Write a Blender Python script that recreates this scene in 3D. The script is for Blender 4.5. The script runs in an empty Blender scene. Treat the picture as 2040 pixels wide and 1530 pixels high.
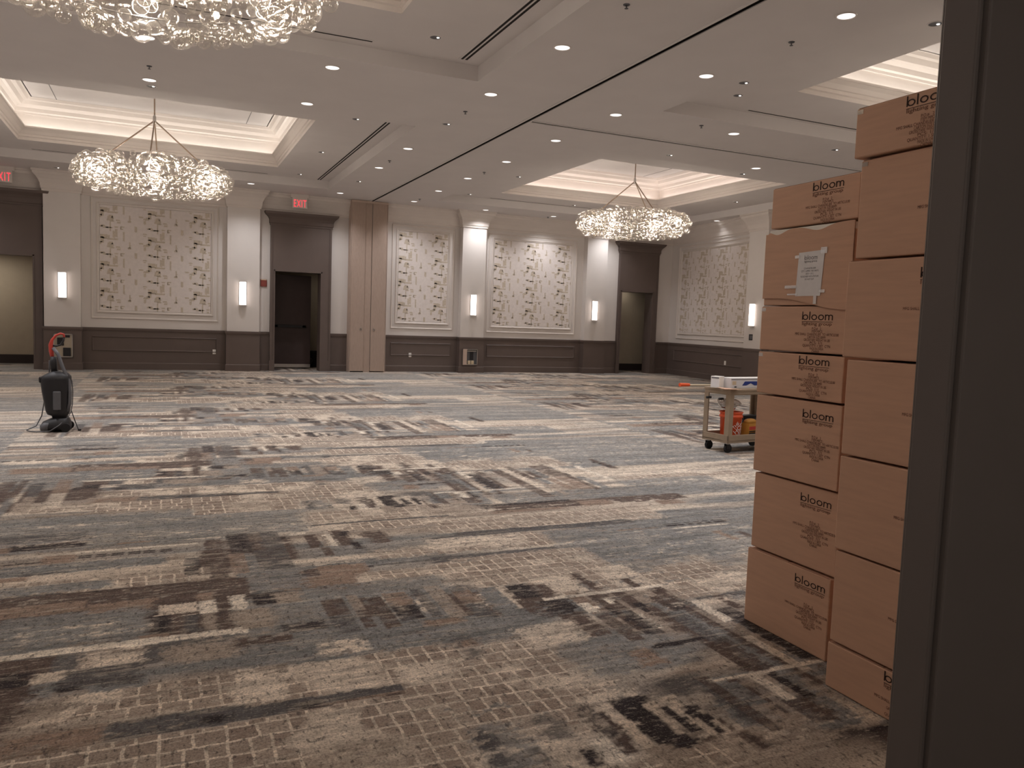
import bpy, bmesh, math, random
import numpy as np
from mathutils import Vector, Matrix
random.seed(7)
SC = bpy.context.scene
COL = SC.collection
PI = math.pi

# ---------------------------------------------------------------- camera, world, exposure
F_PX, YAW, PITCH, ROLL = 1568.4, 0.41883, 0.07896, 0.03571
cam_d = bpy.data.cameras.new('camera'); cam = bpy.data.objects.new('camera', cam_d); COL.objects.link(cam)
cam_d.sensor_fit = 'HORIZONTAL'; cam_d.sensor_width = 36.0; cam_d.lens = F_PX / 2040 * 36.0
cam_d.clip_start = 0.05; cam_d.clip_end = 200
_cy, _sy, _cp, _sp = math.cos(YAW), math.sin(YAW), math.cos(PITCH), math.sin(PITCH)
_F = Vector((_sy*_cp, _cy*_cp, -_sp)); _R = Vector((_cy, -_sy, 0)); _U = _R.cross(_F)
_R2 = math.cos(ROLL)*_R + math.sin(ROLL)*_U; _U2 = -math.sin(ROLL)*_R + math.cos(ROLL)*_U
_m = Matrix((_R2, _U2, -_F)).transposed().to_4x4(); _m.translation = Vector((0, 0, 1.6))
cam.matrix_world = _m
SC.camera = cam
SC.view_settings.view_transform = 'Standard'; SC.view_settings.look = 'None'
SC.view_settings.gamma = 1; SC.view_settings.use_curve_mapping = False
SC.view_settings.exposure = 0.0
w = bpy.data.worlds.new('world'); SC.world = w; w.use_nodes = True
w.node_tree.nodes['Background'].inputs[0].default_value = (0.9, 0.85, 0.8, 1)
w.node_tree.nodes['Background'].inputs[1].default_value = 0.05
SC.cycles.transparent_max_bounces = 32
SC.cycles.max_bounces = 7; SC.cycles.diffuse_bounces = 5; SC.cycles.glossy_bounces = 3
SC.cycles.sample_clamp_indirect = 4.0
SC.cycles.caustics_reflective = False; SC.cycles.caustics_refractive = False
# light levels
E_DOWN, E_COVE, E_CHAND, E_CORR = 140.0, 11.0, 30.0, 9.0

# ---------------------------------------------------------------- materials
def lin(c):
    c = c/255.0
    return c/12.92 if c <= 0.04045 else ((c+0.055)/1.055)**2.4
def rgb(r, g, b): return (lin(r), lin(g), lin(b), 1)
def base_mat(name):
    m = bpy.data.materials.new(name); m.use_nodes = True
    nt = m.node_tree
    return m, nt, nt.nodes['Principled BSDF']
def mat(name, col, rough=0.6, noise=0.06, scale=6.0, bump=0.0, metal=0.0, spec=0.4, stretch=(1, 1, 1)):
    m, nt, b = base_mat(name)
    tc = nt.nodes.new('ShaderNodeTexCoord'); mp = nt.nodes.new('ShaderNodeMapping')
    mp.inputs['Scale'].default_value = stretch
    nz = nt.nodes.new('ShaderNodeTexNoise'); nz.inputs['Scale'].default_value = scale; nz.inputs['Detail'].default_value = 4
    nt.links.new(tc.outputs['Object'], mp.inputs['Vector']); nt.links.new(mp.outputs['Vector'], nz.inputs['Vector'])
    cr = nt.nodes.new('ShaderNodeValToRGB')
    cr.color_ramp.elements[0].position = 0.3; cr.color_ramp.elements[1].position = 0.7
    cr.color_ramp.elements[0].color = tuple(max(0, v*(1-noise)) for v in col[:3]) + (1,)
    cr.color_ramp.elements[1].color = tuple(min(1, v*(1+noise)) for v in col[:3]) + (1,)
    nt.links.new(nz.outputs['Fac'], cr.inputs['Fac']); nt.links.new(cr.outputs['Color'], b.inputs['Base Color'])
    b.inputs['Roughness'].default_value = rough; b.inputs['Metallic'].default_value = metal
    b.inputs['Specular IOR Level'].default_value = spec
    if bump:
        bp = nt.nodes.new('ShaderNodeBump'); bp.inputs['Strength'].default_value = bump; bp.inputs['Distance'].default_value = 0.01
        nt.links.new(nz.outputs['Fac'], bp.inputs['Height']); nt.links.new(bp.outputs['Normal'], b.inputs['Normal'])
    return m
def glow(name, col, strength):
    m, nt, b = base_mat(name)
    b.inputs['Base Color'].default_value = col
    b.inputs['Emission Color'].default_value = col; b.inputs['Emission Strength'].default_value = strength
    return m
M = {}
M['ceiling'] = mat('ceiling_paint', rgb(216, 211, 209), 0.85, 0.02, 2)
M['white'] = mat('white_paint', rgb(214, 208, 204), 0.6, 0.02, 2)
M['moulding'] = mat('moulding_paint', rgb(216, 208, 202), 0.5, 0.02, 3)
M['wain'] = mat('wainscot_paint', rgb(98, 86, 81), 0.5, 0.04, 3)
M['surround'] = mat('surround_paint', rgb(98, 86, 81), 0.5, 0.04, 3)
M['fabric'] = mat('partition_fabric', rgb(168, 149, 137), 0.9, 0.05, 40, 0.2, stretch=(1, 1, .2))
M['fabric_trim'] = mat('partition_trim', rgb(186, 166, 153), 0.7)
M['beige'] = mat('corridor_wall_paint', rgb(176, 164, 146), 0.8, 0.03)
M['darkdoor'] = mat('dark_door_laminate', rgb(66, 52, 50), 0.5)
M['darkbase'] = mat('dark_rubber_base', rgb(52, 42, 40), 0.6)
M['paper_bg'] = mat('wallpaper_ground', rgb(222, 214, 210), 0.7, 0.04, 14)
M['gold'] = mat('wallpaper_gold_brush', rgb(198, 186, 170), 0.5, 0.12, 40)
M['black'] = mat('black_plastic', rgb(34, 33, 36), 0.45, 0.1)
M['slot'] = mat('slot_void', rgb(30, 24, 22), 0.9)
M['grey'] = mat('grey_plastic', rgb(92, 92, 96), 0.5, 0.1)
M['rod'] = mat('aged_nickel_rod', rgb(150, 132, 116), 0.4, 0.1, 20, 0, 0.6)
M['silver'] = mat('brushed_metal', rgb(190, 186, 182), 0.3, 0.05, 20, 0, 0.9)
M['card'] = mat('corrugated_cardboard', rgb(204, 165, 141), 0.75, 0.05, 5, 0.05, stretch=(1, 1, 9))
M['card_in'] = mat('cardboard_inner_flap', rgb(160, 124, 104), 0.85, 0.05, 5)
M['ink'] = mat('black_box_ink', rgb(48, 28, 22), 0.8)
M['ink2'] = mat('brown_stencil_ink', rgb(104, 68, 54), 0.85, 0.15, 60)
M['foam'] = mat('white_foam', rgb(235, 232, 226), 0.7)
M['paper'] = mat('white_paper', rgb(226, 224, 226), 0.6, 0.04, 20)
M['ink3'] = mat('grey_print_ink', rgb(120, 118, 124), 0.7)
M['cart'] = mat('tan_cart_plastic', rgb(150, 132, 112), 0.55, 0.08, 8, 0.1)
M['orange'] = mat('orange_plastic', rgb(226, 92, 50), 0.45, 0.05)
M['red'] = mat('red_plastic', rgb(186, 66, 56), 0.4, 0.1)
M['rubber'] = mat('black_rubber', rgb(26, 25, 27), 0.7)
M['yellow'] = mat('yellow_package_print', rgb(190, 136, 60), 0.5, 0.1)
M['blue'] = mat('blue_print', rgb(44, 62, 130), 0.5)
M['labelwhite'] = mat('white_carton_board', rgb(214, 212, 214), 0.6, 0.03)
M['cream'] = mat('cream_connector_plastic', rgb(206, 188, 160), 0.5)
M['maroon'] = mat('maroon_plastic', rgb(132, 66, 58), 0.5)
M['jamb'] = mat('door_jamb_paint', rgb(112, 104, 100), 0.55, 0.03)
M['lens'] = glow('downlight_lens_glow', (1, 0.97, 0.95, 1), 1.6)
M['spark'] = glow('accent_bulb_glow', (1, 0.95, 0.88, 1), 3.0)
M['sconce'] = glow('sconce_diffuser_glow', (1, 0.86, 0.78, 1), 5.0)
M['bulb'] = glow('chandelier_bulb_glow', (1, 0.86, 0.70, 1), 7.0)
M['exit_red'] = glow('exit_letter_glow', (1, 0.05, 0.08, 1), 1.2)
M['exit_face'] = glow('exit_face_glow', (0.75, 0.25, 0.24, 1), 0.25)
# thin clear glass of the blown bubbles: a shell that lets the view through and mirrors towards its rim
def glass_mat(name, tint, rip, base=0.04):
    m, nt, b = base_mat(name); nt.nodes.remove(b)
    out = nt.nodes['Material Output']
    lw = nt.nodes.new('ShaderNodeLayerWeight'); lw.inputs['Blend'].default_value = 0.25
    tr = nt.nodes.new('ShaderNodeBsdfTransparent'); tr.inputs[0].default_value = tint
    gl = nt.nodes.new('ShaderNodeBsdfGlossy'); gl.inputs['Color'].default_value = (.8, 0.77, 0.73, 1); gl.inputs['Roughness'].default_value = 0.06
    tl = nt.nodes.new('ShaderNodeBsdfTranslucent'); tl.inputs[0].default_value = (1, 0.95, 0.88, 1)
    tc = nt.nodes.new('ShaderNodeTexCoord'); wv = nt.nodes.new('ShaderNodeTexWave')
    wv.inputs['Scale'].default_value = rip; wv.inputs['Distortion'].default_value = 2.0
    bp = nt.nodes.new('ShaderNodeBump'); bp.inputs['Strength'].default_value = 0.22; bp.inputs['Distance'].default_value = 0.01
    nt.links.new(tc.outputs['Object'], wv.inputs['Vector']); nt.links.new(wv.outputs['Fac'], bp.inputs['Height'])
    nt.links.new(bp.outputs['Normal'], gl.inputs['Normal']); nt.links.new(bp.outputs['Normal'], lw.inputs['Normal'])
    m1 = nt.nodes.new('ShaderNodeMixShader'); m1.inputs[0].default_value = 0.10
    nt.links.new(gl.outputs[0], m1.inputs[1]); nt.links.new(tl.outputs[0], m1.inputs[2])
    mt = nt.nodes.new('ShaderNodeMath'); mt.operation = 'MULTIPLY_ADD'; mt.inputs[1].default_value = 0.85; mt.inputs[2].default_value = base
    nt.links.new(lw.outputs['Facing'], mt.inputs[0])
    m2 = nt.nodes.new('ShaderNodeMixShader')
    nt.links.new(mt.outputs[0], m2.inputs[0]); nt.links.new(tr.outputs[0], m2.inputs[1]); nt.links.new(m1.outputs[0], m2.inputs[2])
    nt.links.new(m2.outputs[0], out.inputs['Surface'])
    return m
M['glass'] = glass_mat('blown_glass', (0.97, 0.965, 0.955, 1), 30)
M['film'] = glass_mat('clear_plastic_film', (0.95, 0.95, 0.96, 1), 8, 0.3)

# ---------------------------------------------------------------- mesh helpers
class MB:
    def __init__(s): s.v = []; s.f = []; s.mi = []; s.mats = []; s.sm = []
    def mat(s, m):
        if m not in s.mats: s.mats.append(m)
        return s.mats.index(m)
    def add(s, vs, fs, m, smooth=False):
        o = len(s.v); k = s.mat(m)
        s.v += [tuple(v) for v in vs]
        for f in fs: s.f.append([i+o for i in f]); s.mi.append(k); s.sm.append(smooth)
        return s
    def box(s, x0, x1, y0, y1, z0, z1, m, bev=0.0):
        if bev <= 0:
            vs = [(x, y, z) for z in (z0, z1) for y in (y0, y1) for x in (x0, x1)]
            return s.add(vs, [(0,2,3,1),(4,5,7,6),(0,1,5,4),(2,6,7,3),(0,4,6,2),(1,3,7,5)], m)
        b = bmesh.new(); bmesh.ops.create_cube(b, size=1)
        for v in b.verts: v.co = ((x0+x1)/2+v.co.x*(x1-x0), (y0+y1)/2+v.co.y*(y1-y0), (z0+z1)/2+v.co.z*(z1-z0))
        bmesh.ops.bevel(b, geom=b.edges[:], offset=bev, segments=2, affect='EDGES', profile=0.5)
        b.verts.ensure_lookup_table()
        s.add([v.co[:] for v in b.verts], [[v.index for v in f.verts] for f in b.faces], m); b.free(); return s
    def quad(s, a, b, c, d, m): return s.add([a, b, c, d], [(0,1,2,3)], m)
    def cyl(s, p0, p1, r0, r1, m, n=16, smooth=True, caps=True):
        p0 = Vector(p0); p1 = Vector(p1); d = (p1-p0).normalized()
        a = d.cross(Vector((0,0,1)) if abs(d.z) < .9 else Vector((1,0,0))).normalized(); b = d.cross(a)
        vs = []
        for p, r in ((p0, r0), (p1, r1)):
            for i in range(n):
                t = 2*PI*i/n; vs.append(p+(a*math.cos(t)+b*math.sin(t))*r)
        s.add(vs, [(i, (i+1) % n, n+(i+1) % n, n+i) for i in range(n)], m, smooth)
        if caps:
            s.add(vs[:n], [list(range(n))[::-1]], m); s.add(vs[n:], [list(range(n))], m)
        return s
    def lathe(s, prof, m, n=24, c=(0,0,0), smooth=True):
        vs = []
        for r, z in prof:
            for i in range(n):
                t = 2*PI*i/n; vs.append((c[0]+r*math.cos(t), c[1]+r*math.sin(t), c[2]+z))
        fs = [(k*n+i, k*n+(i+1) % n, (k+1)*n+(i+1) % n, (k+1)*n+i) for k in range(len(prof)-1) for i in range(n)]
        return s.add(vs, fs, m, smooth)
    def tube(s, pts, r, m, n=8):
        pts = [Vector(p) for p in pts]; vs = []; up = None
        for i, p in enumerate(pts):
            d = (pts[min(i+1, len(pts)-1)]-pts[max(i-1, 0)]).normalized()
            if up is None: up = d.cross(Vector((0,0,1)) if abs(d.z) < .9 else Vector((1,0,0))).normalized()
            up = (up-d*up.dot(d)).normalized(); b = d.cross(up)
            rr = r[i] if isinstance(r, (list, tuple)) else r
            vs += [p+(up*math.cos(2*PI*k/n)+b*math.sin(2*PI*k/n))*rr for k in range(n)]
        fs = [(i*n+k, i*n+(k+1) % n, (i+1)*n+(k+1) % n, (i+1)*n+k) for i in range(len(pts)-1) for k in range(n)]
        fs += [list(range(n))[::-1], [len(pts)*n-n+k for k in range(n)]]
        return s.add(vs, fs, m, True)
    def loft(s, rings, m, smooth=True, cap=True):
        n = len(rings[0]); vs = [p for r in rings for p in r]
        fs = [(i*n+k, i*n+(k+1) % n, (i+1)*n+(k+1) % n, (i+1)*n+k) for i in range(len(rings)-1) for k in range(n)]
        if cap: fs += [list(range(n))[::-1], [(len(rings)-1)*n+k for k in range(n)]]
        return s.add(vs, fs, m, smooth)
    def build(s, name, parent=None, loc=(0,0,0), rz=0):
        me = bpy.data.meshes.new(name); me.from_pydata(s.v, [], s.f)
        for m in s.mats: me.materials.append(m)
        me.polygons.foreach_set('material_index', s.mi); me.polygons.foreach_set('use_smooth', s.sm)
        bm = bmesh.new(); bm.from_mesh(me); bmesh.ops.recalc_face_normals(bm, faces=bm.faces[:]); bm.to_mesh(me); bm.free()
        me.update()
        o = bpy.data.objects.new(name, me); COL.objects.link(o); o.location = loc; o.rotation_euler = (0, 0, rz)
        if parent is not None: o.parent = parent
        return o
def tag(o, label=None, cat=None, group=None, kind=None):
    if label: o['label'] = label
    if cat: o['category'] = cat
    if group: o['group'] = group
    if kind: o['kind'] = kind
    return o
def thing(name, label, cat, loc=(0,0,0), rz=0, group=None):
    o = bpy.data.objects.new(name, None); COL.objects.link(o); o.location = loc; o.rotation_euler = (0,0,rz); o.empty_display_size = .1
    return tag(o, label, cat, group)
def struct(o): o['kind'] = 'structure'; return o
def dup(root, loc, rz=None, label=None, group=None):
    def cp(o, par):
        c = o.copy(); COL.objects.link(c); c.parent = par
        for ch in [q for q in COL.objects if q.parent is o]: cp(ch, c)
        return c
    r = cp(root, None); r.location = loc
    if rz is not None: r.rotation_euler = (0,0,rz)
    if label: r['label'] = label
    if group: r['group'] = group
    return r
def offset_line(pts, out, closed=False):
    """offset a plan polyline to its right-hand side (into the room) with mitred corners"""
    n = len(pts); res = []
    for i in range(n):
        if closed: a, b, c = pts[i-1], pts[i], pts[(i+1) % n]
        else: a, b, c = pts[max(i-1, 0)], pts[i], pts[min(i+1, n-1)]
        def nrm(p, q):
            dx, dy = q[0]-p[0], q[1]-p[1]; l = math.hypot(dx, dy)
            return (dy/l, -dx/l) if l > 1e-9 else None
        n1 = nrm(a, b); n2 = nrm(b, c)
        if n1 is None: n1 = n2
        if n2 is None: n2 = n1
        k = 1+n1[0]*n2[0]+n1[1]*n2[1]
        res.append((b[0]+out*(n1[0]+n2[0])/k, b[1]+out*(n1[1]+n2[1])/k))
    return res
def sweep(mb, pts, prof, m, closed=False):
    rings = [[(x, y, z) for x, y in offset_line(pts, o, closed)] for o, z in prof]
    n = len(pts); vs = [p for r in rings for p in r]; fs = []
    for k in range(len(prof)-1):
        for i in range(n if closed else n-1):
            j = (i+1) % n; fs.append((k*n+i, k*n+j, (k+1)*n+j, (k+1)*n+i))
    if not closed:
        for e in (0, n-1): fs.append([k*n+e for k in range(len(prof))])
    mb.add(vs, fs, m)
def holed(mb, x0, x1, y0, y1, z, holes, m):
    xs = sorted({x0, x1, *[h[0] for h in holes], *[h[1] for h in holes]}); ys = sorted({y0, y1, *[h[2] for h in holes], *[h[3] for h in holes]})
    for i in range(len(xs)-1):
        for j in range(len(ys)-1):
            cx = (xs[i]+xs[i+1])/2; cy = (ys[j]+ys[j+1])/2
            if any(h[0] < cx < h[1] and h[2] < cy < h[3] for h in holes): continue
            mb.quad((xs[i], ys[j], z), (xs[i+1], ys[j], z), (xs[i+1], ys[j+1], z), (xs[i], ys[j+1], z), m)
def area(name, loc, sx, sy, energy, col, rot, parent=None):
    l = bpy.data.lights.new(name, 'AREA'); l.shape = 'RECTANGLE'; l.size = sx; l.size_y = sy; l.energy = energy; l.color = col
    o = bpy.data.objects.new(name, l); COL.objects.link(o); o.location = loc; o.rotation_euler = rot
    if parent is not None: o.parent = parent
    return o

# flat lettering -----------------------------------------------------------------
_fc = {}
def text_mesh(txt, h, align='LEFT', space=1.0):
    key = (txt, space)
    if key not in _fc:
        cu = bpy.data.curves.new('t', 'FONT'); cu.body = txt; cu.size = 1; cu.space_character = space
        o = bpy.data.objects.new('t', cu); COL.objects.link(o)
        dg = bpy.context.evaluated_depsgraph_get(); me = bpy.data.meshes.new_from_object(o.evaluated_get(dg))
        vs = [v.co[:2] for v in me.vertices]; fs = [list(p.vertices) for p in me.polygons]
        COL.objects.unlink(o); bpy.data.objects.remove(o); bpy.data.curves.remove(cu); bpy.data.meshes.remove(me)
        _fc[key] = (vs, fs)
    vs, fs = _fc[key]
    if not vs: return [], []
    mx = max(v[0] for v in vs); k = h/0.7
    off = {'LEFT': 0, 'CENTER': -mx/2, 'RIGHT': -mx}[align]
    return [((v[0]+off)*k, v[1]*k) for v in vs], fs
def stroke(pts, w, closed=False):
    """flat ribbon along 2D points"""
    l = offset_line(pts, w/2, closed); r = offset_line(pts, -w/2, closed); n = len(pts)
    return l+r, [(i, (i+1) % n, n+(i+1) % n, n+i) for i in range(n if closed else n-1)]
def bloom_logo(h):
    """the word bloom in thin round letters, x-height .62 of h; returns list of (verts, faces), total width"""
    xh = h*0.66; R = xh/2; wd = h*0.11; out = []; x = 0
    def ring(cx, a0=0, a1=360, cy=R, rr=R-wd/2):
        n = 24; closed = (a1-a0 == 360)
        p = [(cx+rr*math.cos(math.radians(a0+(a1-a0)*i/n)), cy+rr*math.sin(math.radians(a0+(a1-a0)*i/n))) for i in range(n if closed else n+1)]
        out.append(stroke(p, wd, closed))
    out.append(stroke([(wd/2, 0), (wd/2, h)], wd)); ring(R*1.15); x = R*1.15+R+h*.12
    out.append(stroke([(x+wd/2, 0), (x+wd/2, h)], wd)); x += wd+h*.12
    for _ in range(2): ring(x+R*1.05); x += 2.1*R+h*.09
    out.append(stroke([(x+wd/2, 0), (x+wd/2, xh)], wd))
    ar = xh*0.29
    for k in range(2):
        cx = x+wd/2+ar+2*ar*k
        p = [(cx-ar*math.cos(PI*i/12), xh-ar-wd/2+ar*math.sin(PI*i/12)) for i in range(13)]+[(cx+ar, 0)]
        out.append(stroke(p, wd))
    return out, x+wd+4*ar

# ================================================================ STRUCTURE
H, HC, HT = 4.87, 5.07, 5.92          # main ceiling, coffer ceiling, tray ceiling
XL, YB = -5.75, 22.75                 # left wall, back wall
PY = 22.5                             # pilaster fronts
COFF = [(-4.23, 3.95, 2.70, 10.40), (-4.23, 3.95, 13.31, 21.04), (6.95, 15.04, 2.70, 10.33), (6.95, 15.04, 13.31, 21.15)]
TRAY = [(-2.80, 2.50, 3.98, 9.09), (-2.80, 2.50, 14.68, 19.80), (8.40, 13.45, 3.98, 9.09), (8.38, 13.45, 14.72, 20.02)]
SX, SYY = 5.43, 11.95                 # ceiling tracks

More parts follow.
